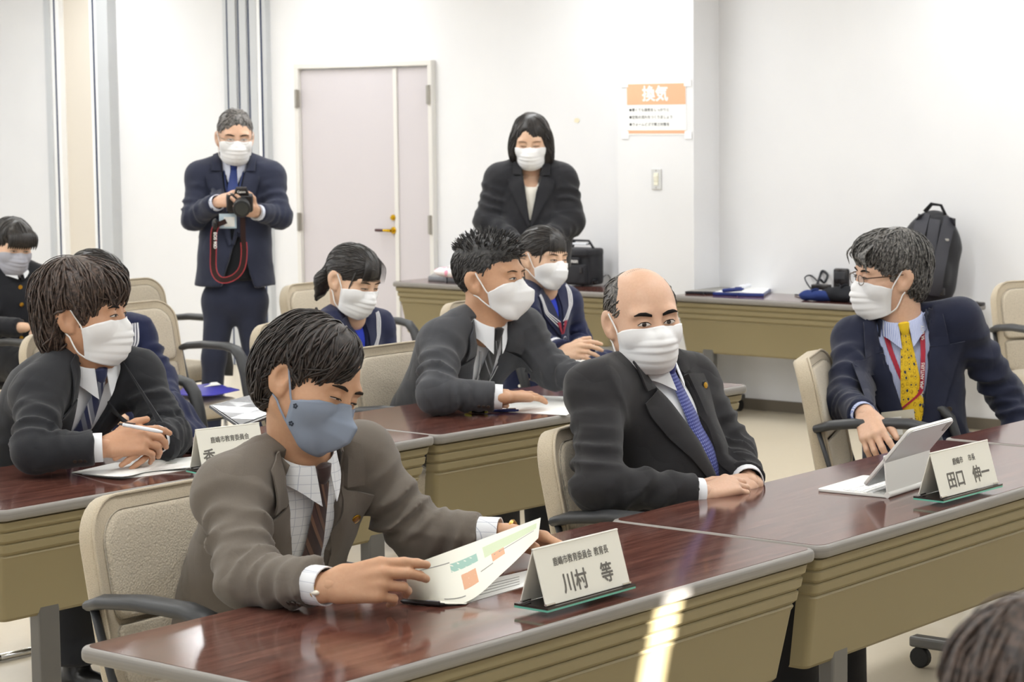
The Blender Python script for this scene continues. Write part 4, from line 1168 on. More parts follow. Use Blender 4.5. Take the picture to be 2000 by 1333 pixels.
# ---------------------------------------------------------------- man in the grey-brown suit reading a leaflet
M_S1 = cloth('grey_brown_suiting', '70685f', var=.16, wrinkle=.4)
M_SH1 = cloth('checked_shirt_cloth', 'eef0f3', var=.02, wrinkle=.2, check=(.021, '9aa0b4', .55), sheen=0)
def tiemat(name, base, stripes, sc=14, ang=.7, dots=None):
    if name in MATS: return MATS[name]
    b = NB(name); tc = b.n('ShaderNodeTexCoord'); mp = b.n('ShaderNodeMapping'); mp.inputs['Scale'].default_value = (sc, sc*.18, 1); mp.inputs['Rotation'].default_value = (0, 0, ang)
    b.l(tc.outputs['UV'], mp.inputs[0]); sx = b.n('ShaderNodeSeparateXYZ'); b.l(mp.outputs[0], sx.inputs[0])
    fr = b.math('FRACT', sx.outputs[0]); col = b.ramp(fr, stripes); b.t.nodes[-1].color_ramp.interpolation = 'CONSTANT'
    b.color(col); b.setp(rough=.45, spec=.4, sheen=.2); b.bump(b.noise(b.coord(), 900, 2), .3, .001); MATS[name] = b.m; return b.m
for nd in (): pass
sp = dict(sc=1.10, neck=at(588, 905, 5.33), pelvis=V(3.83, 4.02, .54), shR=at(450, 958, 5.22), shL=at(702, 893, 5.48), elR=at(482, 1128, 5.06), wrR=atz(648, 1147, .765),
          elL=at(815, 1042, 5.52), wrL=at(988, 1046, 5.47), head=(at(606, 748, 5.27), 50, 20, 17, 1.13), skin=SK1, shirt=M_SH1, cloth=M_S1,
          tie=tiemat('brown_striped_tie', '3f2d2b', [(0, hexc('3a2827')), (.25, hexc('6b4d3f')), (.42, hexc('2a1b1c')), (.47, hexc('4a3433')), (.7, hexc('7a5a48')), (.85, hexc('332224'))], 7, .75), res=.007, vbot=-.50, vw=.085, seed=3, fold=.008, wr=.006, legdir=(0, -1, 0), lw=.082, torso=dict(hip=.19, waist=.165), cuffback=.058, cufflen=.050)
report('front', sp)
sp['hands'] = [dict(wrist=sp['wrR'], D=atz(745, 1132, .785)-sp['wrR'], N=camdir(-.25, .35, .85), side=-1, curls=[(.35, .35, .2), (.5, .55, .3), (.75, .85, .4), (.95, .95, .4)], spread=(.0, 0, 0, 0), thumb=((.35, .8, -.7), (.0, 1, -.35), (-.1, 1, .0)), sc=1.2),
               dict(wrist=sp['wrL'], D=at(1062, 1062, 5.44)-sp['wrL'], N=camdir(.15, .75, -.6), side=1, curls=[(.35, .6, .3), (.4, .75, .35), (.45, .8, .35), (.5, .8, .4)], thumb=((.7, .6, -.6), (.4, .9, -.5), (.2, .95, -.3)), sc=1.12)]
P1 = suit(sp)
P1.eyes(.2, brow='2b221d', browth=.0065, browlift=.002, browangle=-.002)
M_MASKG = plain('grey_blue_mask_cloth', '8b95a6', .85, .15, var=.03, bump=.1, bscale=900)
P1.mask('boat', M_MASKG)
HM1 = hairmat('black_brown_hair', '17120f', '3a2f2a')
def part_flow(pl, pf, pu, fwd=.3, down=.8):
    c = np.array([pl, pf, pu])
    def fl(p):
        d = p-c; d[2] -= down*.06; return nrm(d)+np.array([0, fwd*.2, -.35*down])
    return fl
P1.hair(HM1, [('e', (0, -.022, .042), (.092, .112, .098)), ('e', (-.01, -.05, .0), (.085, .075, .09), .03), ('e', (-.035, .045, .075), (.055, .058, .055), .03)],
        [('e', (.03, .138, -.02), (.098, .082, .112), .012), ('e', (.05, .115, .065), (.062, .085, .062), .02), ('e', (0, .04, -.115), (.13, .095, .085), .015), *EARS, ('e', (0, -.02, -.145), (.1, .12, .06), .01)],
        part_flow(.04, .02, .13, .5, 1.0), nstr=900, slen=(.06, .13), lift=(.001, .008), seed=11, rad=.0017)
# ---------------------------------------------------------------- balding man in the black suit
M_S2 = cloth('black_pinstripe_suiting', '2a292b', var=.12, wrinkle=.4)
sp = dict(sc=1.13, neck=at(1262, 722, 6.62), pelvis=V(5.40, 3.84, .55), shR=at(1166, 766, 6.45), shL=at(1347, 748, 6.80), elR=at(1165, 950, 6.27), wrR=at(1378, 966, 6.36),
          elL=at(1430, 885, 6.78), wrL=at(1464, 945, 6.52), head=(at(1256, 622, 6.58), 21, 3, -4, 1.16), skin=SK2, shirt=M_SHIRT, cloth=M_S2,
          tie=None, res=.007, vbot=-.42, seed=5, fold=.008, wr=.006, legdir=(0, -1, 0), lw=.085, torso=dict(belly=.85))
def dotmat(name, base, dot, sc):
    b = NB(name); tc = b.n('ShaderNodeTexCoord'); mp = b.n('ShaderNodeMapping'); mp.inputs['Scale'].default_value = (sc, sc*.17, 1); mp.inputs['Rotation'].default_value = (0, 0, .785); b.l(tc.outputs['UV'], mp.inputs[0])
    sx = b.n('ShaderNodeSeparateXYZ'); b.l(mp.outputs[0], sx.inputs[0]); s1 = b.math('SINE', b.math('MULTIPLY', sx.outputs[0], 6.283)); s2 = b.math('SINE', b.math('MULTIPLY', sx.outputs[1], 6.283))
    b.color(b.mix(b.math('GREATER_THAN', b.math('MULTIPLY', s1, s2), .25), hexc(base), hexc(dot))); b.setp(rough=.5, spec=.4, sheen=.2); return b.m
sp['tie'] = dotmat('blue_dotted_tie', '28307a', '6f78b5', 34); sp['tw'] = .036
report('mayor', sp)
sp['hands'] = [dict(wrist=sp['wrR'], D=at(1440, 940, 6.42)-sp['wrR'], N=camdir(-.25, .75, .6), side=-1, curls=[(.5, .7, .3)]*4, sc=1.08, thumb=((.4, .9, -.4), (.2, 1, -.2), (.1, 1, -.1))),
               dict(wrist=sp['wrL'], D=at(1405, 960, 6.42)-sp['wrL'], N=camdir(.35, .8, .5), side=1, curls=[(.6, .8, .3)]*4, sc=1.08, thumb=((.5, .8, -.1), (.3, .9, -.1), (.2, 1, -.1)))]
P2 = suit(sp)
P2.eyes(.74, gaze=(-.35, .1), brow='1c1817', browth=.0085, browlift=.002, browangle=-.0015)
P2.mask('pleat', w=.070)
HM2 = hairmat('grey_streaked_hair', '2a2725', '77716b')
h2 = P2.hair(HM2, [('e', (0, -.022, .030), (.086, .106, .094))],
        [('e', (0, .055, .095), (.062, .130, .075), .012), FACE_CUT, ('e', (0, .045, -.105), (.13, .085, .08), .012), *EARS, ('e', (0, -.02, -.145), (.1, .12, .06), .01)],
        lambda p: np.array([0, -.75, -.55]), nstr=420, slen=(.03, .06), lift=(.0005, .003), seed=21, rad=.0013)
P2.locks(h2, HM2, [[(l*k, f_, .035+.0882*math.sqrt(1-(l*k/.078)**2-((f_+.018)/.0972)**2)) for k, f_ in ((1, -.06), (.95, -.01), (.85, .03), (.8, .048))] for l in np.linspace(-.04, .04, 17)], .0007, (.6, 1.2))
# ---------------------------------------------------------------- man with glasses and a yellow tie
M_S3 = cloth('navy_blazer_cloth', '22263a', var=.12, wrinkle=.4)
def stripe_shirt(name, a, b_, sp_):
    b = NB(name); v = b.coord(); sx = b.n('ShaderNodeSeparateXYZ'); b.l(v, sx.inputs[0])
    t = b.math('ADD', sx.outputs[0], b.math('MULTIPLY', sx.outputs[1], -.8)); f = b.math('GREATER_THAN', b.math('FRACT', b.math('DIVIDE', t, sp_)), .5)
    b.color(b.mix(f, hexc(a), hexc(b_))); b.setp(rough=.8, spec=.2); return b.m
M_SH3 = stripe_shirt('blue_striped_shirt_cloth', 'd9def0', '8f9dcf', .006)
def yellow_tie():
    b = NB('yellow_patterned_tie'); tc = b.n('ShaderNodeTexCoord'); mp = b.n('ShaderNodeMapping'); mp.inputs['Scale'].default_value = (13, 2.6, 1); b.l(tc.outputs['UV'], mp.inputs[0])
    vo = b.n('ShaderNodeTexVoronoi'); vo.inputs['Scale'].default_value = 1.6; vo.inputs['Randomness'].default_value = .45; b.l(mp.outputs[0], vo.inputs['Vector'])
    n = b.noise(mp.outputs[0], 5, 2); d = b.math('ADD', vo.outputs['Distance'], b.math('MULTIPLY', n, .35))
    c = b.mix(b.math('LESS_THAN', d, .42), hexc('e8c22a'), hexc('2c3352')); c = b.mix(b.math('LESS_THAN', b.math('ABSOLUTE', b.math('SUBTRACT', d, .62)), .03), c, hexc('b98d1d'))
    b.color(c); b.setp(rough=.5, spec=.35); return b.m
sp = dict(sc=1.12, neck=at(1764, 640, 8.52), pelvis=at(1790, 895, 8.64), shR=at(1670, 664, 8.55), shL=at(1874, 628, 8.50), elR=at(1648, 788, 8.30), wrR=at(1690, 812, 8.02),
          elL=at(1960, 765, 8.62), wrL=at(2008, 880, 8.50), head=(at(1738, 536, 8.5), -68, 4, 3, 1.20), skin=SK2, shirt=M_SH3, cloth=M_S3, tie=yellow_tie(), tw=.055,
          res=.008, vbot=-.47, seed=9, fold=.0075, wr=.006, lw=.10, peak=True, notch=-.10, legdir=(.45, -.9, 0), vw=.095)
report('glasses', sp)
sp['hands'] = [dict(wrist=sp['wrR'], D=at(1704, 850, 7.93)-sp['wrR'], N=camdir(-.35, .35, .85), side=-1, curls=[(.30, .35, .2), (.45, .5, .25), (.55, .6, .3), (.6, .7, .3)], sc=1.22, thumb=((.6, .75, -.3), (.25, .95, -.2), (.1, 1, -.15)), spread=(.16, .03, -.08, -.18)),
               dict(wrist=sp['wrL'], D=V(0, 0, -1), N=camdir(.5, .1, .8), side=1, curls=CURL_REST)]
P3 = suit(sp)
P3.eyes(.5, brow='1d1a18')
P3.mask('pleat', w=.060, drop=.010)
P3.glasses(plain('brown_metal_frame', '5b4638', .3, .5, metal=.6))
HM3 = hairmat('dark_grey_hair', '2c2a28', '83807c')
h3 = P3.hair(HM3, [('e', (0, -.02, .045), (.094, .114, .100)), ('e', (0, .045, .082), (.07, .062, .048), .03), ('e', (0, -.06, -.02), (.082, .06, .078), .03)],
        [('e', (0, .145, -.03), (.1, .07, .108), .012), ('e', (0, .05, -.115), (.13, .098, .088), .015), *EARS, ('e', (0, -.03, -.165), (.1, .12, .06), .01)],
        part_flow(.0, -.05, .15, .6, 1.0), nstr=800, slen=(.05, .12), lift=(.001, .010), seed=31, rad=.0018, jitter=.3)
P3.locks(h3, HM3, [[(l, .075, .105), (l*1.2, .112, .075), (l*1.3+.006, .108, .035+j)] for l, j in ((-.05, .0), (-.03, .02), (-.01, .028), (.012, .02), (.032, .01), (.05, .0), (.06, -.012), (.045, .03))], .005)
# lanyard and card
M_LAN = plain('red_lanyard', 'a8283c', .6, .3, var=.05); M_CLEAR = plain('clear_card_sleeve', 'cfcabb', .2, .5, var=.03)
for sd in (1,):
    P3.strip('lanyard', [(sd*.066-.010, .015), (sd*.060-.009, -.06), (sd*.035-.008, -.22), (-.055-.006, -.28)], [(sd*.066+.010, .015), (sd*.060+.009, -.06), (sd*.035+.008, -.22), (-.055+.006, -.28)], M_LAN, P3.sb, .012, .002, 22, 3)
q = P3.cast(P3.jb, -.060, -.325, .016); M = basis(P3.L, P3.U, P3.F, q)
cd = MB(); cd.box((0, 0, 0), (.12, .105, .004), bev=.001, M=M); cobj = P3.mbpart('id_card', cd, M_CLEAR)
mb = MB(); mb.box((-.02, -.005, .003), (.062, .07, .001), M=M); P3.mbpart('card_paper', mb, M_PAPER, cobj)
mb = MB(); mb.box((.036, .0, .003), (.032, .04, .001), M=M); P3.mbpart('card_photo', mb, plain('brown_photo_print', '8a6a58', .6, .3), cobj)
def chest_text(p, body, l, u, ang, size, mat, bvh, off, parent, bold=.0003):
    q = p.cast(bvh, l, u, off); ca, sa = math.cos(ang), math.sin(ang); X = ca*p.L+sa*p.U; Y = -sa*p.L+ca*p.U
    o = lettering(body, size, mat, basis(X, Y, p.F, q), parent, bold=bold); o.location = tuple(-np.asarray(p.root.location)); return o
chest_text(P3, 'KASHIMA CITY', .063, -.035, 1.50, .016, M_WPRINT, P3.sb, .0165, P3.root); chest_text(P3, 'KASHIMA ANTLERS', .042, -.175, 1.42, .016, M_WPRINT, P3.sb, .0165, P3.root)
for l, u in ((.13, -.30), (.12, -.44), (-.10, -.34)): coat_button(P3, P3.jb, l, u, plain('horn_button', '3b322c', .3, .5), P3.jk, .011, .004)
P3.strip('lanyard', [(-.070-.010, .015), (-.062-.009, -.05), (-.035-.008, -.15), (-.01-.008, -.22)], [(-.070+.010, .015), (-.062+.009, -.05), (-.035+.008, -.15), (-.01+.008, -.22)], M_LAN, P3.sb, .003, .002, 14, 3)
tag(P3.root, 'man in navy double-breasted blazer and yellow tie, looking left', 'person')
tag(P1.root, 'man in grey-brown suit and grey mask reading a leaflet', 'person'); tag(P2.root, 'balding man in black suit and blue dotted tie', 'person')
M_GOLD = plain('gold_badge_metal', 'c79a3a', .3, .5, metal=.9); M_BLKENAMEL = plain('black_enamel', '1a1a1c', .2, .5)
flat_badge(P1, P1.jb, .118, -.115, .0135, (M_GOLD, plain('red_brown_enamel', '8a5a2a', .3, .5)), P1.jk, .019); flat_badge(P2, P2.jb, .125, -.09, .015, (M_BLKENAMEL, M_GOLD), P2.jk, .019)

# ---------------------------------------------------------------- man at the left with clasped hands
M_S4 = cloth('charcoal_black_suiting', '2b2c30', var=.12, wrinkle=.4)
sp = dict(sc=1.12, neck=at(172, 716, 7.15), pelvis=V(4.60, 5.93, .56), shR=at(80, 764, 7.02), shL=at(268, 738, 7.25), elR=atz(66, 882, .78), wrR=atz(208, 874, .785), elL=at(330, 848, 7.16), wrL=atz(300, 862, .78),
          head=(at(166, 612, 7.1), 66, 2, 0, 1.20), skin=SK3, shirt=M_SHIRT, cloth=M_S4, tie=tiemat('navy_grey_striped_tie', '', [(0, hexc('2b3358')), (.35, hexc('8a8f9c')), (.55, hexc('c9cad0')), (.62, hexc('2b3358')), (.8, hexc('7d828f'))], 5, .75),
          res=.008, vbot=-.42, seed=14, fold=.008, wr=.006, legdir=(0, -1, 0))
report('left', sp)
sp['hands'] = [dict(wrist=sp['wrR'], D=atz(262, 862, .80)-sp['wrR'], N=camdir(-.3, .45, .8), side=-1, curls=[(.35, .4, .2), (.6, .6, .3), (.75, .7, .35), (.85, .75, .35)], sc=1.2, thumb=((.6, .75, .1), (.2, 1, .1), (.0, 1, .1)), spread=(.05, 0, -.02, -.04)),
               dict(wrist=sp['wrL'], D=atz(272, 872, .79)-sp['wrL'], N=camdir(.7, .5, .3), side=1, curls=[(.6, .6, .3)]*4, sc=1.15)]
P4 = suit(sp); P4.eyes(.45, brow='1f1a18')
P4.mask('pleat', w=.060, drop=.008)
HM4 = hairmat('dark_brown_hair', '2a1f1a', '5c4a40')
P4.hair(HM4, [('e', (0, -.025, .042), (.098, .120, .106)), ('e', (0, .05, .072), (.074, .058, .052), .03), ('e', (0, -.062, -.03), (.084, .064, .098), .03)],
        [('e', (0, .15, -.03), (.1, .072, .108), .012), ('e', (0, .055, -.115), (.13, .1, .092), .015), *EARS, ('e', (0, -.03, -.18), (.1, .12, .06), .01)],
        part_flow(.0, -.03, .16, .5, 1.0), nstr=900, slen=(.05, .12), lift=(.001, .012), seed=41, rad=.0019, jitter=.32)
tag(P4.root, 'man in black suit with clasped hands at the left desk', 'person')
pe = atz(240, 830, .85); pd = nrm(atz(316, 844, .83)-pe); pen = empty('white_pen', tuple(pe))
mb = MB(); mb.tube([pe, pe+pd*.05, pe+pd*.105, pe+pd*.125], [.0055, .006, .006, .0035], 10); mb.build('barrel', plain('white_plastic', 'e9ecf2', .3, .5, var=.01), pen, pe, auto=50)
mb = MB(); mb.tube([pe-pd*.012, pe+pd*.004], [.003, .004], 8); mb.build('push_button', plain('dark_plastic', '2b2d33', .35, .5), pen, pe, auto=50)
mb = MB(); mb.tube([pe+pd*.006+V(0, 0, .008), pe+pd*.04+V(0, 0, .009)], .0018, 6); mb.build('clip', MATS['dark_plastic'], pen, pe)
tag(pen, 'white ballpoint pen held by the man at the left', 'pen')

# ---------------------------------------------------------------- man in the charcoal suit
M_S5 = cloth('charcoal_grey_suiting', '45464a', var=.14, wrinkle=.4)
sp = dict(sc=1.13, neck=at(944, 640, 8.46), pelvis=V(6.55, 5.85, .56), shR=at(862, 668, 8.35), shL=at(1022, 650, 8.57), elR=atz(852, 772, .775), wrR=atz(988, 776, .765), elL=at(1078, 725, 8.55), wrL=atz(1160, 752, .77),
          head=(at(958, 545, 8.44), 62, -2, 2, 1.20), skin=SK1, shirt=M_SHIRT, cloth=M_S5, tie=tiemat('black_grey_striped_tie', '', [(0, hexc('1d1d1f')), (.4, hexc('55565a')), (.55, hexc('1d1d1f')), (.75, hexc('8b8c90')), (.82, hexc('242426'))], 6, .75),
          res=.0085, vbot=-.40, seed=19, fold=.008, wr=.006, legdir=(0, -1, 0), lw=.08)
report('gray', sp)
sp['hands'] = [dict(wrist=sp['wrR'], D=atz(1050, 770, .755)-sp['wrR'], N=V(0, 0, 1), side=-1, curls=[(.05, .2, .12), (.05, .22, .12), (.06, .22, .12), (.08, .25, .12)], sc=1.2, spread=(.14, .03, -.08, -.18)),
               dict(wrist=sp['wrL'], D=atz(1200, 765, .755)-sp['wrL'], N=V(0, 0, 1), side=1, curls=CURL_FLAT)]
P5 = suit(sp); P5.eyes(.45, brow='4a3a2c', browth=.004)
P5.mask('boat')
HM5 = hairmat('short_black_grey_hair', '1c1b1b', '4c4a49')
P5.hair(HM5, [('e', (0, -.02, .040), (.086, .106, .098)), ('e', (0, .03, .085), (.062, .065, .045), .03)],
        [('e', (0, .14, -.02), (.095, .075, .108), .012), ('e', (0, .05, -.112), (.13, .098, .09), .012), *EARS, ('e', (0, -.02, -.15), (.1, .12, .06), .01)],
        lambda p, n=None: (n*.8+np.array([0, .5 if p[1] > -.02 else -.2, .35])) if n is not None else np.array([0, -.5, -.8]), nstr=1300, slen=(.022, .042), seed=51, rad=.0014, jitter=.25, gravity=lambda q: q[2] > .085 or (q[2] > .06 and q[1] > .03), nseg=5, noise=(.0016, 190), lift=(.0005, .003))
P5.strip('lanyard', [(-.040, -.04), (-.030, -.16), (-.028, -.34)], [(-.032, -.04), (-.023, -.16), (-.021, -.34)], plain('grey_lanyard', 'a9aaac', .7, .2), P5.sb, .010, .002, 16, 3)
P5.strip('lanyard', [(.045, -.10), (.02, -.2), (.004, -.34)], [(.051, -.10), (.026, -.2), (.010, -.34)], MATS['grey_lanyard'], P5.sb, .012, .002, 16, 3)
tag(P5.root, 'man in charcoal suit with his hand flat on the desk', 'person')

# ---------------------------------------------------------------- sailor-uniform girls
M_NAVY = cloth('navy_serge', '1e2444', var=.10, wrinkle=.35); M_STRIPE = plain('white_braid', 'e6e6ea', .8, .2, var=.02); M_SCARF = cloth('crimson_scarf', '98243a', var=.08, wrinkle=.4)
M_BLUE = plain('bright_blue_tshirt', '3446c0', .8, .2, var=.04); HMG = hairmat('black_hair', '14110f', '2e2724', .4)
def girl(sp, label, seed, scarf=True):
    sp = dict(dict(sc=.98, skin=SK4, shirt=M_BLUE, cloth=M_NAVY, lapel=False, collar=False, cuffs=False, vbot=-.12, vw=.055, res=.009, fold=.008, wr=.005, jname='sailor_blouse', cuffback=.02, trousers=False,
                   armr=(.066, .064, .062, .052), legdir=(0, -1, 0)), **sp); sp['seed'] = seed
    report('girl', sp); p = suit(sp)
    bot = -.165
    for sd in (-1, 1):
        col = p.strip('sailor_collar', [(sd*.050, .035), (sd*.034, -.05), (sd*.004, bot)], [(sd*.158, .015), (sd*.128, -.07), (sd*.014, bot-.02)], M_NAVY, p.jb, .004, .004, 16, 7, p.jk)
        for k in range(3):
            o = .012+.011*k; p.strip('white_line', [(sd*(.158-o), .017), (sd*(.128-o), -.068), (sd*(.016), bot+.012+.016*k)], [(sd*(.158-o-.006), .017), (sd*(.128-o-.006), -.068), (sd*(.010), bot+.012+.016*k)], M_STRIPE, p.jb, .009, .0015, 18, 3, p.jk)
    if scarf:
        for sd in (-1, 1): p.strip('scarf', [(sd*.040, -.12), (sd*.004, bot-.02)], [(sd*.018, -.12), (sd*-.004, bot-.035)], M_SCARF, p.jb, .011, .004, 8, 4)
        p.strip('scarf_tail', [(-.012, bot-.04), (-.03, bot-.12), (-.036, bot-.2)], [(.012, bot-.04), (.026, bot-.12), (.034, bot-.2)], M_SCARF, p.jb, .010, .005, 12, 6)
        kn = p.strip('scarf_loop', [(-.022, bot-.012), (-.020, bot-.046)], [(.022, bot-.012), (.020, bot-.046)], M_NAVY, p.jb, .016, .006, 5, 5)
        flat_badge(p, p.jb, .0, bot-.03, .011, (plain('silver_badge', 'b9bcc6', .3, .5, metal=.7), M_NAVY), p.jk, .024, 'scarf_badge')
    for a, b in ((sp['elR'], sp['wrR']), (sp['elL'], sp['wrL'])):
        ax_ = nrm(b-a); e = b-ax_*.02
        tube_cuff(p, 'cuff', e-ax_*.05, e+ax_*.004, .056*sp['sc'], M_NAVY, p.jk, r2=.052*sp['sc'])
        for k in range(3): tube_cuff(p, 'cuff_line', e-ax_*(.016+.012*k), e-ax_*(.010+.012*k), .0575*sp['sc'], M_STRIPE, p.jk, r2=.057*sp['sc'])
    # pleated skirt over the lap
    ld = nrm(np.array([*sp['legdir'][:2], 0])); pel = sp['pelvis']; side = nrm(np.cross(V(0, 0, 1), ld)); g = SDF(.011)
    kn = pel+ld*.42+V(0, 0, -.03); g.rc(pel-V(0, 0, .02), kn, .17, .20, .03, lat=side, q=2.0); g.rc(kn, kn+V(0, 0, -.28)+ld*.02, .2, .22, .05, lat=side, q=1.8)
    fr = 55.0
    v, f = g.mesh(lambda P: .006*np.sin((P@side)*fr*2)); p.part('skirt', v, f, M_NAVY)
    p.eyes(sp.get('eye', .3), brow='2a211d', browth=.004)
    p.mask(sp.get('mask', 'pleat'))
    cutf = [('e', (0, .128, -.048), (.064, .078, .094), .012), ('e', (0, .05, -.115), (.13, .098, .092), .012), *EARS, ('e', (0, -.02, -.15), (.1, .12, .06), .01)]
    h = p.hair(HMG, [('e', (0, -.02, .038), (.084, .104, .094)), ('e', (0, .014, .045), (.081, .090, .088), .02), ('r', (0, -.108, .0), (0, -.135, -.06), .03, .03), ('r', (0, -.135, -.06), (.01, -.125, -.17), .03, .014)], cutf, lambda q: np.array([0, -.8, -.35-.4*(q[2] < .02)]), nstr=420, slen=(.04, .09), lift=(.0003, .002), seed=seed, rad=.0014, res=.005, jitter=.1, noise=(.001, 160))
    p.locks(h, HMG, [[(l*.6, .06, .112), (l, .090, .085), (l*1.1, .098, .05), (l*1.14, .098, .016+abs(l)*.15)] for l in np.linspace(-.056, .056, sp.get('fringe', 19))] + [[(sd*.055, .05, .095), (sd*.072, .062, .045), (sd*.074, .056, -.01), (sd*.072, .05, -.04)] for sd in (-1, 1)], .0026, (.5, 1.6))
    tag(p.root, label, 'person'); return p
PG1 = girl(dict(neck=at(682, 622, 9.534), pelvis=under(at(682, 622, 9.534), .03, .10, .52), shR=at(632, 652, 9.429), shL=at(735, 642, 9.713), elR=at(612, 755, 9.397), wrR=at(655, 815, 9.240), elL=at(770, 738, 9.765), wrL=at(765, 815, 9.555),
                head=(at(688, 546, 9.471), 48, 20, 4, 1.10), mask='pleat', eye=.2, sc=1.03), 'schoolgirl in navy sailor uniform with fringe, looking down', 61)
_sp = dict(neck=at(1060, 568, 10.506), pelvis=under(at(1060, 568, 10.506), .03, .08, .52), shR=at(1020, 600, 10.352), shL=at(1106, 592, 10.661), elR=at(1046, 668, 10.300), wrR=at(1098, 690, 10.146), elL=at(1130, 668, 10.712), wrL=at(1142, 688, 10.506),
            head=(at(1060, 504, 10.455), 46, 4, 3, 1.09), mask='boat', eye=.3, fringe=11)
_sp['hands'] = [dict(wrist=_sp['wrR'], D=at(1122, 684, 10.094)-_sp['wrR'], N=camdir(-.3, .5, .8), side=-1, curls=CURL_REST, sc=1.1), dict(wrist=_sp['wrL'], D=at(1122, 692, 10.248)-_sp['wrL'], N=camdir(.5, .6, .5), side=1, curls=CURL_REST, sc=1.05)]
PG2 = girl(_sp, 'schoolgirl in navy sailor uniform with hands clasped in her lap', 71)
_sp = dict(neck=at(190, 640, 9.25), pelvis=under(at(190, 640, 9.25), .03, .10, .52), shR=at(150, 665, 9.1), shL=at(268, 655, 9.4), elR=at(160, 790, 9.1), wrR=at(240, 820, 8.9), elL=at(316, 742, 9.35), wrL=at(334, 806, 9.15),
            head=(at(186, 556, 9.2), 60, 20, 0, 1.05), eye=.2)
_sp['hands'] = [dict(wrist=_sp['wrL'], D=at(330, 845, 9.05)-_sp['wrL'], N=camdir(.6, .5, .6), side=1, curls=CURL_REST)]
PG3 = girl(_sp, 'schoolgirl in navy sailor uniform mostly hidden behind the left man', 81)

# ---------------------------------------------------------------- schoolboy
M_GAK = cloth('black_school_uniform', '1f2025', var=.10, wrinkle=.35); M_MASKL = plain('pale_grey_mask_cloth', 'a9a9b3', .85, .15, var=.03, bump=.1, bscale=700)
sp = dict(sc=1.0, neck=at(26, 530, 11.62), pelvis=under(at(26, 530, 11.62), .02, .08, .54), shR=at(-30, 562, 11.58), shL=at(74, 550, 11.74), elR=at(-25, 640, 11.4), wrR=at(50, 640, 11.3), elL=at(88, 615, 11.7), wrL=at(82, 630, 11.5),
          head=(at(24, 482, 11.6), 22, 12, 5, 1.05), skin=SK4, shirt=M_SHIRT, cloth=M_GAK, lapel=False, cuffs=False, vcut=False, res=.010, seed=29, fold=.007, legdir=(0, -1, 0), cpoint=.02, colr=.06)
sp['hands'] = [dict(wrist=sp['wrL'], D=at(84, 640, 11.35)-sp['wrL'], N=camdir(0, .6, .8), side=1, curls=CURL_REST)]
report('boy', sp); PB = suit(sp); PB.collar(M_GAK, r=.072, h=.052, fl=.006, drop=.01, point=.0, a0=4, a1=356, name='stand_collar', parent=PB.jk)
for k in range(4): coat_button(PB, PB.jb, 0, -.06-.085*k, M_GOLD, PB.jk, .011, .005)
PB.eyes(.3, brow='1c1816'); PB.mask('pleat', M_MASKL, w=.068)
hb = PB.hair(HMG, [('e', (0, -.02, .042), (.092, .112, .102)), ('e', (0, .045, .07), (.075, .06, .05), .03), ('e', (0, -.06, -.03), (.08, .06, .08), .03)], [('e', (0, .14, -.055), (.09, .082, .105), .012), ('e', (0, .05, -.13), (.13, .1, .09), .012), ('e', (0, -.02, -.16), (.1, .12, .06), .01)],
        part_flow(0, -.03, .15, .3, 1.1), nstr=300, slen=(.05, .1), lift=(.0005, .004), seed=91, rad=.002, res=.0055)
PB.locks(hb, HMG, [[(l*.6, .06, .115), (l, .108, .085), (l*1.05, .122, .045), (l*1.08, .112, .014)] for l in np.linspace(-.065, .065, 13)], .0065)
tag(PB.root, 'schoolboy in black stand-collar uniform and grey mask', 'person')

# ---------------------------------------------------------------- photographer standing by the partition
M_S6 = cloth('dark_navy_suiting', '2c3042', var=.10, wrinkle=.3); M_VEST = cloth('black_knit', '17181c', var=.1, wrinkle=.2)
M_SHB = cloth('pale_blue_shirt_cloth', 'dfe4f4', var=.02, wrinkle=.2, sheen=0)
sp = dict(sc=1.06, neck=at(460, 322, 12.02), pelvis=at(459, 588, 12.05), shR=at(394, 346, 12.0), shL=at(527, 346, 12.0), elR=at(378, 424, 11.93), wrR=at(428, 394, 11.72), elL=at(545, 424, 11.93), wrL=at(497, 414, 11.74),
          head=(at(459, 268, 11.96), 6, 8, 2, 1.06), skin=SK2, shirt=M_SHB, cloth=M_S6, vest=M_VEST, vestbot=-.17, tie=plain('royal_blue_tie', '2c3f7d', .5, .4, var=.1, vscale=60), tiebot=-.25, tw=.034, res=.010, seed=33, fold=.006, wr=.004,
          vbot=-.42, hem=.875, legr=.84, knees=[at(418, 700, 12.03), at(500, 700, 12.03)], ankles=[at(410, 842, 12.05), at(512, 842, 12.05)], front_open=dict(w=.015, u=-.40, u0=-.38, flare=.30, l=.03), grow=.02)
sp['ankles'] = [V(a[0], a[1], .09) for a in sp['ankles']]
report('photog', sp)
sp['hands'] = [dict(wrist=sp['wrR'], D=at(452, 388, 11.66)-sp['wrR'], N=camdir(-.3, .5, .8), side=-1, curls=[(.4, .5, .3), (.6, .7, .3), (.7, .8, .3), (.8, .8, .3)], sc=1.1),
               dict(wrist=sp['wrL'], D=at(476, 408, 11.66)-sp['wrL'], N=camdir(.35, -.6, .7), side=1, curls=[(.5, .6, .3)]*4, sc=1.1)]
PP = suit(sp); PP.eyes(.4, brow='2a2422'); PP.mask('pleat', w=.068); PP.glasses(plain('thin_steel_frame', '9a8a78', .3, .5, metal=.8), .0007)
HM6 = hairmat('grey_hair', '3a3835', '857f7b')
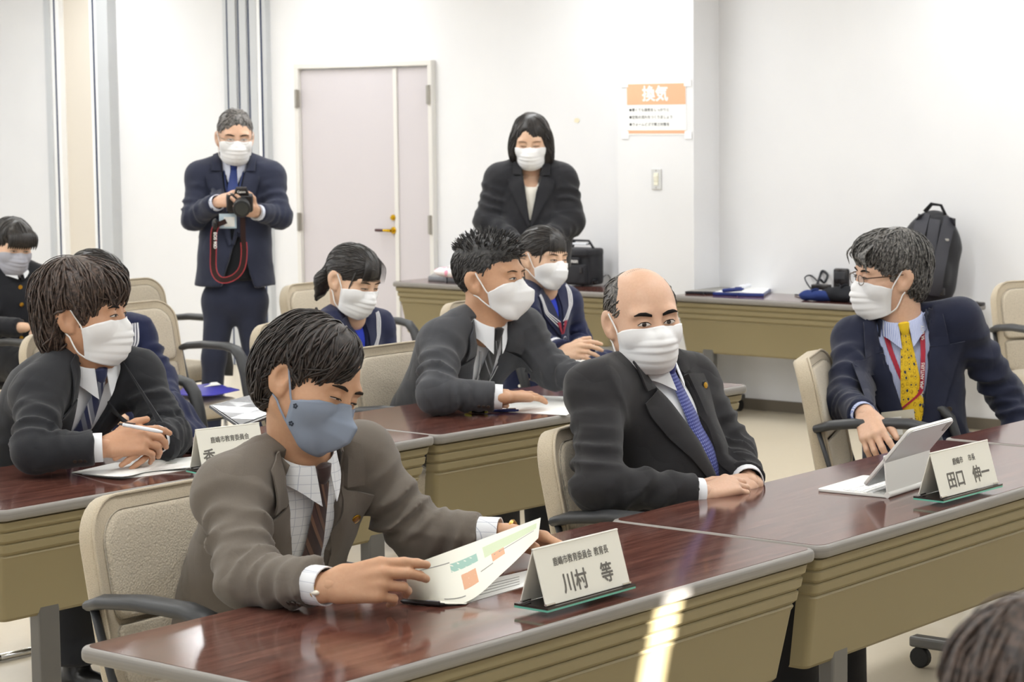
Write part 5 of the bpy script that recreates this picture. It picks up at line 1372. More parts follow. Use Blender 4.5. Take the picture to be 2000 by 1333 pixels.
PP.hair(HM6, [('e', (0, -.02, .042), (.087, .108, .097))], [('e', (0, .135, -.015), (.078, .085, .098), .012), ('e', (0, .045, -.115), (.13, .09, .088), .012), *EARS, ('e', (0, -.02, -.15), (.1, .12, .06), .01)],
        part_flow(.03, .08, .11, -.3, .6), nstr=300, slen=(.03, .07), lift=(.0005, .003), seed=97, rad=.0018, res=.0055)
tag(PP.root, 'man in navy suit standing with a camera in his hands', 'person')
# ---------------------------------------------------------------- woman standing in front of the back table
M_S7 = cloth('black_jacket_cloth', '26262a', var=.10, wrinkle=.35); M_LACE = plain('cream_top', 'e4e0d6', .8, .2, var=.04)
sp = dict(sc=1.10, neck=at(1038, 330, 12.52), pelvis=at(1032, 520, 12.55), shR=at(978, 352, 12.5), shL=at(1096, 352, 12.5), elR=at(954, 432, 12.45), wrR=at(1016, 486, 12.22), elL=at(1114, 432, 12.45), wrL=at(1052, 486, 12.22),
          head=(at(1037, 277, 12.47), -4, 13, 0, 1.08), skin=SK4, shirt=M_LACE, cloth=M_S7, collar=False, cuffs=False, res=.010, seed=37, fold=.008, wr=.005, vbot=-.31, vw=.054, hem=.92, scoop=-.10, pants=M_S7, armr=(.082, .074, .064, .05), torso=dict(chest=.185, waist=.185, hip=.19, q=1.25), grow=.02,
          knees=[at(1010, 700, 12.5), at(1062, 700, 12.5)], ankles=[V(*at(1010, 800, 12.5)[:2], .09), V(*at(1062, 800, 12.5)[:2], .09)])
sp['hands'] = [dict(wrist=sp['wrR'], D=at(1036, 500, 12.15)-sp['wrR'], N=camdir(-.2, .5, .8), side=-1, curls=CURL_REST), dict(wrist=sp['wrL'], D=at(1032, 500, 12.18)-sp['wrL'], N=camdir(.2, .5, .8), side=1, curls=CURL_REST)]
report('woman', sp); PW = suit(sp); PW.eyes(.1, brow='6b5148', browth=.003); PW.mask('pleat', w=.070)
for u in (-.34, -.44): coat_button(PW, PW.jb, .0, u, plain('black_button', '1b1b1d', .3, .5), PW.jk, .010, .003)
PW.hair(HMG, [('e', (0, -.02, .040), (.096, .112, .104)), ('e', (-.080, .008, -.035), (.034, .056, .085), .03), ('e', (.082, .004, -.045), (.036, .056, .098), .03), ('e', (0, -.065, -.03), (.09, .06, .095), .04)],
        [('e', (-.010, .145, -.045), (.074, .090, .100), .015), ('e', (-.022, .125, .045), (.024, .06, .045), .02), ('e', (.0, .09, -.15), (.066, .14, .09), .012)], part_flow(-.022, .05, .14, .1, 1.2), nstr=420, slen=(.06, .12), lift=(.0004, .003), seed=99, rad=.002, res=.0055)
tag(PW.root, 'woman in black jacket with bobbed black hair standing by the wall', 'person')
# ---------------------------------------------------------------- head of a person close to the camera, lower right corner
_hc = at(2040, 1450, 2.25)
sp = dict(sc=1.0, neck=_hc+V(0, 0, -.165), pelvis=_hc+V(.0, 0, -.72), shR=_hc+V(-.12, .14, -.21), shL=_hc+V(.12, -.14, -.21), elR=_hc+V(-.16, .2, -.50), wrR=_hc+V(.02, .22, -.62), elL=_hc+V(.22, -.12, -.50), wrL=_hc+V(.3, .06, -.62),
          head=(_hc, 170, 5, 0, 1.03), skin=SK2, shirt=M_SHIRT, cloth=M_S4, res=.012, seed=43, lapel=False, cuffs=False, legdir=(.77, .64, 0))
PF = suit(sp); PF.mask('pleat')
PF.hair(HM4, [('e', (0, -.02, .042), (.093, .114, .104)), ('e', (0, -.06, -.03), (.084, .064, .09), .03)], [('e', (0, .145, -.04), (.1, .08, .11), .012), ('e', (0, .05, -.13), (.13, .1, .09), .012)], part_flow(0, -.03, .15, .3, 1.0), nstr=500, slen=(.05, .12), lift=(.001, .008), seed=45, rad=.002)
tag(PF.root, 'person with dark brown hair cut off by the lower right corner', 'person')

# sleeve buttons and the small printed flowers on the grey mask
for P_, sl in ((P1, .050), (P4, .050), (P5, .050)):
    a, b = P_.sp['elR'], P_.sp['wrR']; e_ = b+nrm(a-b)*.035*P_.sp['sc']; sleeve_buttons(P_, a, e_, sl*P_.sp['sc'], camdir(0, -.62, .78), plain('horn_button', '3b322c', .3, .5), 3, P_.jk)
for j in (5, 27):
    q = P1.maskG[1, j]; q2 = P1.maskG[2, j]; c_ = P1.H.wv((q+q2)/2); nrm_ = nrm(np.cross(P1.H.wv(P1.maskG[2, j])-P1.H.wv(P1.maskG[1, j]), P1.H.wv(P1.maskG[1, j+1])-P1.H.wv(P1.maskG[1, j])))
    if nrm_@(-FWD) < 0: nrm_ = -nrm_
    X_ = nrm(np.cross(V(0, 0, 1), nrm_)); Y_ = np.cross(nrm_, X_); mb = MB()
    for k in range(5): a = 2*PI*k/5; mb.cyl((.0042*math.cos(a), .0042*math.sin(a), .0028), .0024, .001, n=8, M=basis(X_, Y_, nrm_, c_))
    P1.mbpart('printed_flower', mb, plain('dark_print', '3c424c', .8, .1))
# ================================================================ things on the desks
DZ = .7012
def patch(edges_a, edges_b, n=16, m=8):
    A = np.array(smoothpath(edges_a, n)); B = np.array(smoothpath(edges_b, n)); t = np.linspace(0, 1, m)[None, :, None]
    return A[:, None]*(1-t)+B[:, None]*t
def sub_patch(G, u0, u1, v0, v1, n=8, m=5, off=.0012, nd=None):
    nu, nv = G.shape[:2]
    def s(u, v):
        x, y = u*(nu-1), v*(nv-1); i, j = min(int(x), nu-2), min(int(y), nv-2); a, b = x-i, y-j
        return G[i, j]*(1-a)*(1-b)+G[i+1, j]*a*(1-b)+G[i, j+1]*(1-a)*b+G[i+1, j+1]*a*b
    S = np.array([[s(u0+(u1-u0)*i/(n-1), v0+(v1-v0)*j/(m-1)) for j in range(m)] for i in range(n)])
    return S+np.asarray(nd)*off
def paper_obj(name, G, mat, parent, org, nd, th=.0006):
    v, f, uv = sheet(G, th, nd); return link_mesh(name, v, f, mat, parent, org, smooth=True, uvs=uv, autosmooth=50)
M_LEAF = plain('cream_leaflet_paper', 'e6e4d8', .55, .3, var=.02)
M_LEAFG = plain('pale_green_print', 'cbd6b6', .6, .2); M_LEAFO = plain('orange_print_spot', 'dbaa8a', .6, .2); M_LEAFT = plain('teal_print', '9dbfb3', .6, .2); M_GREYPRINT = plain('grey_print', '8f8e88', .6, .2)
# ---- leaflet held open by the reader
lo_ = atz(905, 1178, DZ); lf = empty('leaflet', tuple(lo_))
T = [atz(792, 1108, .80), at(925, 1060, 5.22), at(1056, 1012, 5.42)]
B = [atz(797, 1171, DZ+.004), atz(905, 1179, DZ+.003), at(985, 1117, 5.12), at(1051, 1052, 5.34)]
G = patch(T, B, 22, 10); nd = nrm(-FWD)
pg = paper_obj('lifted_page', G, M_LEAF, lf, lo_, nd)
for u0, u1, v0, v1, m, nm in ((.55, .97, .18, .42, M_LEAFG, 'green_band'), (.30, .50, .24, .40, M_LEAFT, 'teal_picture'), (.36, .47, .50, .78, M_LEAFO, 'orange_picture'), (.60, .70, .42, .60, M_LEAFO, 'orange_picture'), (.06, .30, .20, .22, M_GREYPRINT, 'print_line'), (.62, .95, .455, .475, M_GREYPRINT, 'print_line'), (.50, .60, .62, .64, M_GREYPRINT, 'print_line'), (.22, .36, .88, .90, M_GREYPRINT, 'print_line')):
    paper_obj(nm, sub_patch(G, u0, u1, v0, v1, nd=nd), m, pg, lo_, nd, .0003)
G2 = patch([atz(905, 1181, DZ), atz(1042, 1141, DZ)], [atz(880, 1150, DZ), atz(1046, 1112, DZ)], 8, 6)
p2 = paper_obj('flat_page', G2, M_PAPER, lf, lo_, V(0, 0, 1), .001)
for k in range(4): paper_obj('print_line', sub_patch(G2, .25, .8, .2+.16*k, .23+.16*k, nd=V(0, 0, 1)), M_GREYPRINT, p2, lo_, V(0, 0, 1), .0003)
G3 = patch([atz(800, 1174, DZ), atz(858, 1180, DZ+.006), atz(910, 1181, DZ+.002)], [atz(830, 1140, DZ), atz(880, 1150, DZ+.006), atz(940, 1155, DZ+.002)], 10, 5)
paper_obj('under_page', G3, M_LEAF, lf, lo_, V(0, 0, 1), .001)
tag(lf, 'open printed leaflet held up by the man in grey-brown', 'leaflet')
def make_pen(name, a, b, mats, label, r=.0055):
    """pen from tip a to end b lying on a surface: barrel, grip, clip"""
    a = np.asarray(a); b = np.asarray(b); d = b-a; e = empty(name, tuple(a)); up = V(0, 0, r)
    mb = MB(); mb.tube([a+up, a+d*.06+up, a+d*.35+up], [.0015, r*.85, r], 10); mb.build('grip', mats[1], e, a, auto=50)
    mb = MB(); mb.tube([a+d*.35+up, a+d*.9+up], [r, r*.95], 10); mb.build('barrel', mats[0], e, a, auto=50)
    mb = MB(); mb.tube([a+d*.9+up, b+up], [r*.6, r*.55], 8); mb.build('push_button', mats[1], e, a, auto=50)
    mb = MB(); mb.tube([a+d*.6+up*2.1, a+d*.9+up*2.1, a+d*.92+up], [.0016]*3, 6); mb.build('clip', mats[2], e, a)
    return tag(e, label, 'pen')
M_BLKP = plain('black_plastic', '1e1a1b', .25, .5, var=.1); M_BLUEP = plain('blue_plastic', '27377a', .25, .5); M_WHITEP = MATS['white_plastic']; M_YELP = plain('yellow_plastic', 'd8d23a', .35, .4)
make_pen('ballpoint_pen', atz(782, 1180, DZ), atz(868, 1187, DZ), (M_BLKP, M_BLKP, M_CHROME), 'black ballpoint pen lying beside the open leaflet', .006)
make_pen('ballpoint_pen', atz(952, 806, DZ), atz(1013, 805, DZ), (M_BLUEP, M_BLUEP, M_CHROME), 'blue ballpoint pen by the charcoal-suited man\'s cuff', .006)
make_pen('marker_pen', atz(907, 806, DZ), atz(952, 809, DZ), (M_BLKP, M_YELP, M_CHROME), 'black marker pen with a yellow end beside the blue pen', .006)
# ---- name plates
M_CARD = plain('ivory_card', 'eeece2', .35, .5, var=.01); M_DARKGLASS = plain('dark_glass_base', '2b2320', .1, .6); M_TEAL = plain('teal_glass_edge', '6fc3ad', .1, .6); M_INKG = plain('grey_ink', '75726d', .8, .1)
def name_plate(bl, br, h, lines, label, dpt=.07):
    bl = np.asarray(bl); br = np.asarray(br); X = nrm(br-bl); w = np.linalg.norm(br-bl); Y = nrm(np.cross(V(0, 0, 1), X)); e = empty('name_plate', tuple((bl+br)/2+Y*dpt/2)); org = np.array(e.location)
    M = basis(X, Y, V(0, 0, 1), (bl+br)/2)
    mb = MB(); mb.box((0, dpt/2, .0075), (w+.014, dpt+.022, .005), M=M); mb.build('glass_base', M_DARKGLASS, e, org)
    mb = MB(); mb.box((0, dpt/2, .0028), (w+.014, dpt+.022, .0044), M=M); mb.build('teal_edge', M_TEAL, e, org)
    z0 = .011; sl = math.atan2(dpt/2, h); L = math.hypot(dpt/2, h)
    FM = M @ basis(V(1, 0, 0), V(0, math.sin(sl), math.cos(sl)), V(0, -math.cos(sl), math.sin(sl)), V(0, 0, z0))
    mb = MB(); mb.box((0, L/2, 0), (w, L, .003), bev=.0008, M=FM); front = mb.build('front_card', M_CARD, e, org)
    BMx = M @ basis(V(1, 0, 0), V(0, -math.sin(sl), math.cos(sl)), V(0, math.cos(sl), math.sin(sl)), V(0, dpt, z0))
    mb = MB(); mb.box((0, L/2, 0), (w, L, .003), bev=.0008, M=BMx); mb.build('back_card', M_CARD, e, org)
    mb = MB(); mb.tube([tuple(M @ Vector((-w/2, dpt/2, z0+h))), tuple(M @ Vector((w/2, dpt/2, z0+h)))], .0028, 8); mb.build('ridge', M_CARD, e, org, smooth=True)
    for sx in (-1, 1):
        for y in (.002, dpt-.002):
            mb = MB(); mb.box((sx*(w/2-.014), y-.002, z0+.003), (.03, .006, .004), M=M); mb.build('clip', M_CHROME, e, org)
    for txt, x, y, sz, bold, sx in lines:
        o = lettering(txt, sz, M_INKG, FM @ Matrix.Translation((x*w, y*L, .0022)), e, bold=bold, sx=sx); o.location = tuple(-org)
    return tag(e, label, 'name plate')
name_plate(atz(1066, 1196, DZ+.012), atz(1230, 1150, DZ+.012), .118, [('鹿嶋市教育委員会', -.09, .70, .0198, .0003, .86), ('教育長', .25, .70, .0198, .0003, .86), ('川村', -.12, .28, .047, .0010, .92), ('等', .26, .28, .047, .0010, .92)], 'ivory name plate in front of the man reading the leaflet')
name_plate(atz(1838, 982, DZ+.012), atz(1949, 952, DZ+.012), .118, [('鹿嶋市', -.09, .70, .0198, .0003, .95), ('市長', .15, .70, .0198, .0003, .95), ('田口', -.19, .30, .049, .0010, .95), ('伸一', .25, .30, .049, .0010, .95)], 'ivory name plate beside the white tablet')
name_plate(atz(396, 928, DZ+.012), atz(520, 912, DZ+.012), .118, [('鹿嶋市教育委員会', .0, .70, .0198, .0003, .86), ('香', -.36, .30, .047, .0010, .92)], 'ivory name plate half hidden by the grey-brown shoulder')
# ---- white tablet in its keyboard case
kb = [atz(1602, 965, DZ), atz(1735, 974, DZ), atz(1822, 946, DZ), atz(1700, 932, DZ)]
tb = empty('tablet', tuple(kb[0])); TO = kb[0]
X = nrm(kb[2]-kb[1]); kw = .285; Yd = nrm(np.cross(V(0, 0, 1), X)); k0 = kb[1]
KM = basis(X, Yd, V(0, 0, 1), k0)          # x along the desk, y away from the panel side, origin at the near hinge corner
M_WT = plain('white_case', 'e9e8e4', .4, .4, var=.01); M_SILV = plain('silver_tablet', 'c9cacb', .3, .5, metal=.5); M_KEY = plain('white_keys', 'f4f4f3', .5, .3); M_SCREEN = plain('dark_screen', '101114', .08, .6)
mb = MB(); mb.prism(rrect(kw, .22, .012, 4, kw/2, .11), 0, .008, bev=.002, M=KM); mb.build('keyboard_base', M_WT, tb, TO, auto=40)
mb = MB()
for i in range(13):
    for j in range(5): mb.box((.02+i*.0195, .06+j*.019, .009), (.0165, .016, .003), bev=.001, M=KM, seg=1)
o = mb.build('keys', M_KEY, tb, TO)
mb = MB(); mb.cyl((kw/2, .004, .008), .0085, kw, axis='x', n=14, M=KM); mb.build('hinge', M_WT, tb, TO, auto=40)
SM_ = KM @ basis(V(1, 0, 0), V(0, .10, 1)/np.linalg.norm([.1, 1]), V(0, -1, .10)/np.linalg.norm([.1, 1]), V(0, .004, .012))
mb = MB(); mb.prism(rrect(kw, .105, .004, 3, kw/2, .0525), -.002, .002, M=SM_); mb.build('stand_flap', M_WT, tb, TO)
tl_ = V(0, -.64, .77); tl_ = tl_/np.linalg.norm(tl_); TM = KM @ basis(V(1, 0, 0), tl_, np.cross(V(1, 0, 0), tl_), V(0, .075, .028))
mb = MB(); mb.prism(rrect(kw, .215, .014, 5, kw/2, .1075), -.006, .003, bev=.0015, M=TM); mb.build('tablet_back', M_WT, tb, TO, auto=40)
mb = MB(); mb.prism(rrect(kw-.004, .211, .013, 5, kw/2, .1075), .003, .0058, M=TM); mb.build('tablet_side', M_SILV, tb, TO)
mb = MB(); mb.prism(rrect(kw-.012, .200, .010, 4, kw/2, .1075), -.0068, -.0058, M=TM); mb.build('screen', M_SCREEN, tb, TO)
mb = MB(); mb.prism(rrect(.032, .032, .008, 4, kw-.026, .192), .0025, .0065, M=TM); cm_ = mb.build('camera_window', plain('grey_camera_bump', '6f6a63', .2, .5), tb, TO)
tag(tb, 'white tablet propped in a white keyboard case', 'tablet')
# ---- papers on the second row
e = empty('paper_sheet', tuple(atz(1040, 800, DZ))); G = patch([atz(900, 800, DZ), atz(1106, 812, DZ)], [atz(960, 770, DZ), atz(1165, 778, DZ)], 6, 5); paper_obj('sheet', G, M_PAPER, e, np.array(e.location), V(0, 0, 1), .0012)
tag(e, 'white paper sheet under the charcoal-suited man\'s hand', 'paper')
e = empty('document', tuple(atz(260, 915, DZ))); oo = np.array(e.location)
G = patch([atz(140, 924, DZ), atz(235, 932, DZ+.012), atz(290, 922, DZ+.004), atz(372, 914, DZ+.01)], [atz(225, 905, DZ+.006), atz(300, 900, DZ+.016), atz(340, 897, DZ+.008), atz(378, 893, DZ+.010)], 18, 6)
dc = paper_obj('upper_sheet', G, M_PAPER, e, oo, V(0, 0, 1), .0015)
for a in ((.2, .35, .45, .6), (.45, .6, .3, .42), (.7, .85, .5, .62)): paper_obj('print_patch', sub_patch(G, *a, nd=V(0, 0, 1)), plain('pale_print', 'c3c6bd', .6, .2), dc, oo, V(0, 0, 1), .0003)
G = patch([atz(160, 927, DZ), atz(250, 934, DZ), atz(372, 918, DZ)], [atz(230, 908, DZ), atz(310, 902, DZ), atz(380, 895, DZ)], 10, 4); paper_obj('lower_sheet', G, M_PAPER, e, oo, V(0, 0, 1), .001)
tag(e, 'open white booklet in front of the left man\'s hands', 'document')
# wireless mouse and laptop lid
mp = atz(370, 884, DZ); mb = MB(); mb.sphere((0, 0, .004), .034, sc=(.85, 1.45, .85), seg=16); mb.v = [(x, y, max(z, 0)) for x, y, z in mb.v]
mo = empty('computer_mouse', tuple(mp)); b_ = mb.build('shell', M_BLKP, mo, auto=60); mb = MB(); mb.cyl((0, -.026, .028), .008, .006, axis='x', n=12); mb.build('wheel', M_CASTER, mo); tag(mo, 'black computer mouse beside the half-hidden name plate', 'mouse')
lc = [at(409, 792, 7.28), at(470, 835, 7.02), at(560, 800, 7.35), at(505, 768, 7.62)]
lp = empty('laptop', tuple(atz(470, 850, DZ))); lo2 = np.array(lp.location); X = nrm(lc[2]-lc[1]); nn = nrm(np.cross(lc[1]-lc[0], lc[2]-lc[1]))
G = np.array([[lc[0]*(1-b)+lc[1]*b, ] for b in (0, .5, 1)]).reshape(3, 3); G = np.stack([G, np.array([lc[3]*(1-b)+lc[2]*b for b in (0, .5, 1)])], 1)
v, f, uv = sheet(G, .008, V(0, 0, -1)); link_mesh('lid', v, f, M_BLKP, lp, lo2)
S = sub_patch(G, .06, .94, .03, .97, 4, 4, .0015, V(0, 0, 1)); v, f, uv = sheet(S, .0006, V(0, 0, 1)); link_mesh('screen', v, f, plain('glossy_grey_screen', '7d8087', .06, .7), lp, lo2)
mid = (lc[1]+lc[2])/2; g0 = V(mid[0], mid[1], DZ+.001); Yv = nrm(np.cross(V(0, 0, 1), X)); mb = MB(); mb.box((0, 0, .008), (.30, .20, .014), bev=.003, M=basis(X, Yv, V(0, 0, 1), g0+Yv*.05)); mb.build('keyboard_base', M_BLKP, lp, lo2, auto=40)
for t in (.15, .85):
    q = lc[1]*(1-t)+lc[2]*t; mb = MB(); mb.tube([V(q[0], q[1], DZ+.012), q+V(0, 0, -.004)], .006, 8); mb.build('hinge', M_BLKP, lp, lo2)
mb = MB(); q = lc[1]; mb.tube(smoothpath([q, q+V(-.03, -.02, -.03), V(q[0]-.05, q[1]-.03, DZ+.003), V(q[0]-.03, q[1]-.10, DZ+.003)], 12), .0025, 6); mb.build('cable', M_BLKP, lp, lo2)
tag(lp, 'dark laptop with glossy screen behind the half-hidden name plate', 'laptop')
# ---- folder on the empty chair, board in the girl's lap
fz = .478; M_BFOLD = plain('blue_folder_plastic', '3d3bb0', .3, .5, var=.12, vscale=14)
fo = empty('folder', tuple(atz(405, 766, fz))); oo = np.array(fo.location)
G = patch([atz(345, 772, fz), atz(410, 774, fz), atz(468, 763, fz)], [atz(360, 757, fz), atz(415, 751, fz+.006), atz(445, 757, fz+.004)], 12, 5); paper_obj('cover', G, M_BFOLD, fo, oo, V(0, 0, 1), .004)
G = patch([atz(396, 757, fz+.006), atz(432, 752, fz+.016)], [atz(412, 748, fz+.006), atz(424, 747, fz+.018)], 5, 4); paper_obj('paper_corner', G, M_PAPER, fo, oo, V(0, 0, 1), .001)
tag(fo, 'blue plastic folder lying on the empty armchair seat', 'folder')
bo = at(1120, 706, 10.14); e = empty('clipboard', tuple(bo)); mb = MB(); Xb = nrm(np.array([CR[0], CR[1], 0])); Yb = nrm(np.cross(V(0, 0, 1), Xb)); mb.box((0, 0, 0), (.26, .20, .012), bev=.003, M=basis(Xb, Yb, V(0, 0, 1), bo+V(0, 0, -.012))); mb.build('board', plain('dark_grey_plastic', '3a3b3f', .35, .5), e, bo)
mb = MB(); mb.box((.0, .0, .007), (.2, .17, .002), M=basis(Xb, Yb, V(0, 0, 1), bo+V(0, 0, -.012))); mb.build('paper', M_PAPER, e, bo)
tag(e, 'dark clipboard on the lap of the girl with clasped hands', 'clipboard')

# ================================================================ things on the tables by the end wall
def prismpx(pts, z, h): return [atz(x, y, z)[:2] for x, y in pts]
def flat_thing(name, pts, z0, h, mat, label, cat, top=None, inset=.012):
    """flat item from pixel outline on a table of height z0, with a face panel"""
    P = np.array(prismpx(pts, z0, h)); c = P.mean(0); e = empty(name, (c[0], c[1], z0)); mb = MB(); mb.prism([tuple(q-c) for q in P], 0, h, bev=min(.003, h*.3)); mb.build('cover', mat, e, auto=30)
    if top is not None:
        Q = c+(P-c)*(1-inset/np.linalg.norm(P-c, axis=1, keepdims=True)*1.5); mb = MB(); mb.prism([tuple(q-c) for q in Q], h, h+.0012); mb.build('panel', top, e)
    mb = MB(); d = (P[1]-P[0]); L = np.linalg.norm(d); mb.box((P[0][0]+d[0]*.5-c[0], P[0][1]+d[1]*.5-c[1], h/2), (.012, .012, h*.9)); mb.build('spine', mat, e)
    return tag(e, label, cat)
TZ = .7012
M_DKF = plain('black_folder_vinyl', '24252c', .35, .5); M_GREYF = plain('grey_document_face', '9c9a94', .5, .3)
flat_thing('document_case', [(1338, 574), (1412, 576), (1442, 558), (1408, 557)], TZ, .014, M_DKF, 'black document case at the left end of the right-wall desk', 'folder', M_GREYF, .02)
flat_thing('document_case', [(1448, 563), (1500, 566), (1530, 556), (1490, 554)], TZ, .014, M_DKF, 'black document case behind the blue folder on the right-wall desk', 'folder', M_GREYF, .02)
flat_thing('folder', [(1392, 577), (1492, 580), (1512, 566), (1445, 563)], TZ, .018, M_BLUEP, 'blue folder with white papers on the right-wall desk', 'folder', M_PAPER, .012)
flat_thing('tablet_computer', [(1510, 568), (1575, 571), (1590, 560), (1528, 557)], TZ, .012, plain('pale_grey_device', 'b9bac0', .3, .5), 'pale grey tablet computer between folder and cables', 'tablet', plain('pale_screen', 'cfd0d4', .1, .6), .01)
_a, _b = atz(1410, 572, TZ+.024), atz(1452, 569, TZ+.024)
make_pen('marker_pen', _a, _b, (M_BLUEP, M_BLUEP, M_BLUEP), 'thick blue marker pen on the blue folder', .012)
make_pen('marker_pen', atz(1444, 565, TZ+.024), atz(1466, 562, TZ+.026), (M_WHITEP, M_WHITEP, M_WHITEP), 'white marker pen on the white papers', .012)
# cables, adapters and pouches
M_CABLE = plain('black_cable_rubber', '24262c', .5, .4)
def cable(pts3, r, label, plug=None):
    o = np.asarray(pts3[0]); e = empty('power_cable', tuple(o)); mb = MB(); mb.tube(smoothpath(pts3, 60), r, 6); mb.build('cord', M_CABLE, e, o, smooth=True)
    if plug is not None: mb = MB(); mb.box(plug, (.05, .11, .03), bev=.006); mb.build('adapter', M_BLKP, e, o, auto=40)
    return tag(e, label, 'cable')
def tb_(px, py, dz): p = atz(px, py, TZ+.005); return V(p[0], p[1], TZ+.005+dz)
cable([tb_(1553, 576, 0), tb_(1575, 580, .01), tb_(1600, 577, .05), tb_(1585, 573, .10), tb_(1572, 575, .09), tb_(1590, 580, .03), tb_(1625, 582, .01), tb_(1600, 584, .0)], .0045, 'looped black cable on the right-wall desk beside the blue pouch')
cable([tb_(1605, 578, .01), tb_(1640, 575, .06), tb_(1652, 574, .14), tb_(1632, 573, .16), tb_(1622, 573, .13), tb_(1645, 577, .04), tb_(1665, 580, .01)], .0045, 'black cable rising in a loop next to the power adapter', V(*tb_(1604, 578, .05)))
cable([tb_(1590, 579, .02), tb_(1600, 575, .09), tb_(1606, 574, .13), tb_(1616, 575, .11), tb_(1610, 576, .07), tb_(1602, 577, .09)], .0075, 'thick black plug cord standing above the adapter')
def lump(name, c, r, mat, label, cat, seed, amp=.012, band=None):
    g = SDF(.008); c = np.asarray(c); g.ell(c+V(0, 0, r[2]), r, None, .01); rg = random.Random(seed)
    for _ in range(6): q = c+V(rg.uniform(-.6, .6)*r[0], rg.uniform(-.6, .6)*r[1], r[2]*rg.uniform(.6, 1.2)); g.ell(q, np.array(r)*rg.uniform(.35, .55), None, .02)
    z0 = c[2]; g.cut(lambda P: P[..., 2]-z0, c-.5, V(c[0]+.5, c[1]+.5, z0+.002), .004); nz = sines(seed, 8, 20, 70); v, f = g.mesh(lambda P: amp*nz(P))
    e = empty(name, tuple(c)); link_mesh('pouch_body', v, f, mat, e, c, smooth=True)
    mb = MB(); mb.tube([c+V(-r[0]*.7, 0, r[2]*1.9), c+V(0, 0, r[2]*2.05), c+V(r[0]*.7, 0, r[2]*1.9)], .006, 8, flat=(1.5, .6)); mb.build('seam', band or mat, e, c, smooth=True)
    return tag(e, label, cat)
lump('pouch', tb_(1592, 586, -.005), (.05, .11, .03), plain('navy_pouch_cloth', '28386e', .8, .2, var=.15, vscale=20), 'crumpled navy blue pouch on the right-wall desk', 'pouch', 3)
lump('cloth_bag', tb_(1650, 588, -.005), (.06, .15, .045), plain('black_bag_cloth', '1f2024', .8, .2, var=.15, vscale=20), 'black cloth bag next to the seated man\'s mask', 'bag', 5)
q = tb_(1650, 575, 0); e = empty('camera_battery_box', tuple(q)); mb = MB(); mb.box((0, 0, .075), (.10, .10, .15), bev=.012); mb.build('body', M_BLKP, e, auto=40); mb = MB(); mb.box((-.052, 0, .11), (.006, .07, .04), bev=.002); mb.build('panel', MATS['dark_grey_plastic'], e); mb = MB(); mb.cyl((-.055, .02, .05), .012, .006, axis='x', n=14); mb.build('knob', M_CASTER, e); tag(e, 'small black device box standing behind the black cloth bag', 'device')
# ---- backpack leaning on the wall
bp = atx(1812, 590, 11.02); bp = V(11.02, bp[1], TZ); e = empty('backpack', tuple(bp)); M_BP = cloth('black_nylon', '27272b', var=.1, weave=500, wrinkle=.3, rough=.6); M_BPG = plain('dark_grey_nylon', '3c3c42', .6, .3, var=.08, bump=.1, bscale=300)
BPA = Matrix.Translation(bp+V(-.06, 0, 0)) @ Matrix.Rotation(.5, 4, 'Z') @ Matrix.Rotation(.14, 4, 'X') @ Matrix.Rotation(.10, 4, 'Y')
g = SDF(.01); W_ = lambda x, y, z: np.array(BPA @ Vector((x, y, z)))
ax3 = np.array([list(BPA.to_3x3().col[i]) for i in range(3)])
g.rc(W_(0, 0, .12), W_(0, 0, .33), .165, .16, .03, lat=ax3[1], q=1.7); g.rc(W_(0, 0, .33), W_(.02, 0, .40), .155, .12, .03, lat=ax3[1], q=1.7); g.ell(W_(-.07, 0, .17), (.06, .12, .13), ax3, .03)
nz = sines(2, 8, 15, 50); v, f = g.mesh(lambda P: .004*nz(P)); bb = link_mesh('pack_body', v, f, M_BP, e, bp, smooth=True); bpb = bvh_of(v, f)
def bcast(y, z, off):
    h = bpb.ray_cast(Vector(W_(-.6, y, z)), Vector(W_(1, 0, 0)-W_(0, 0, 0)))[0]; return (np.array(h) if h else W_(-.09, y, z))-ax3[0]*off
for y0, nm in ((-.075, 'shoulder_strap'), (.06, 'shoulder_strap')):
    G = np.array([[bcast(y0+w+.02*math.sin(t*2), .48-.42*t, .012+.006*math.sin(t*PI)) for w in np.linspace(-.032, .032, 4)] for t in np.linspace(0, 1, 14)]); v, f, uv = sheet(G, .014, -ax3[0]); link_mesh(nm, v, f, M_BPG, e, bp, smooth=True, autosmooth=50)
G = np.array([[bcast(w, .46-.40*t, .006) for w in np.linspace(-.028, .030, 4)] for t in np.linspace(0, 1, 10)]); v, f, uv = sheet(G, .008, -ax3[0]); link_mesh('back_padding', v, f, M_BPG, e, bp, smooth=True, autosmooth=50)
mb = MB(); mb.tube([W_(0, -.05, .50), W_(-.02, -.02, .545), W_(-.02, .03, .545), W_(0, .06, .50)], .009, 8, flat=(.6, 1.6)); mb.build('top_handle', M_BP, e, bp, smooth=True)
mb = MB(); mb.box(tuple(bcast(-.075, .36, .032)), (.006, .03, .012), bev=.002); mb.build('strap_tab', plain('pale_strap_logo', 'a9a6a0', .4, .5), e, bp)
for y in (-.09, .07): mb = MB(); mb.box(tuple(bcast(y, .08, .02)), (.02, .04, .045), bev=.006); mb.build('buckle', M_BLKP, e, bp)
tag(e, 'black backpack leaning against the right wall', 'backpack')
q = tb_(1748, 590, 0); e = empty('rolled_screen', tuple(q)); mb = MB(); mb.box((0, 0, .10), (.03, .05, .20), bev=.008); mb.build('sleeve', plain('slate_sleeve', '474a5c', .6, .3), e, auto=40); mb = MB(); mb.box((0, 0, .205), (.022, .042, .012), bev=.003); mb.build('cap', M_BLKP, e); tag(e, 'slate grey case standing between backpack and man with glasses', 'case')
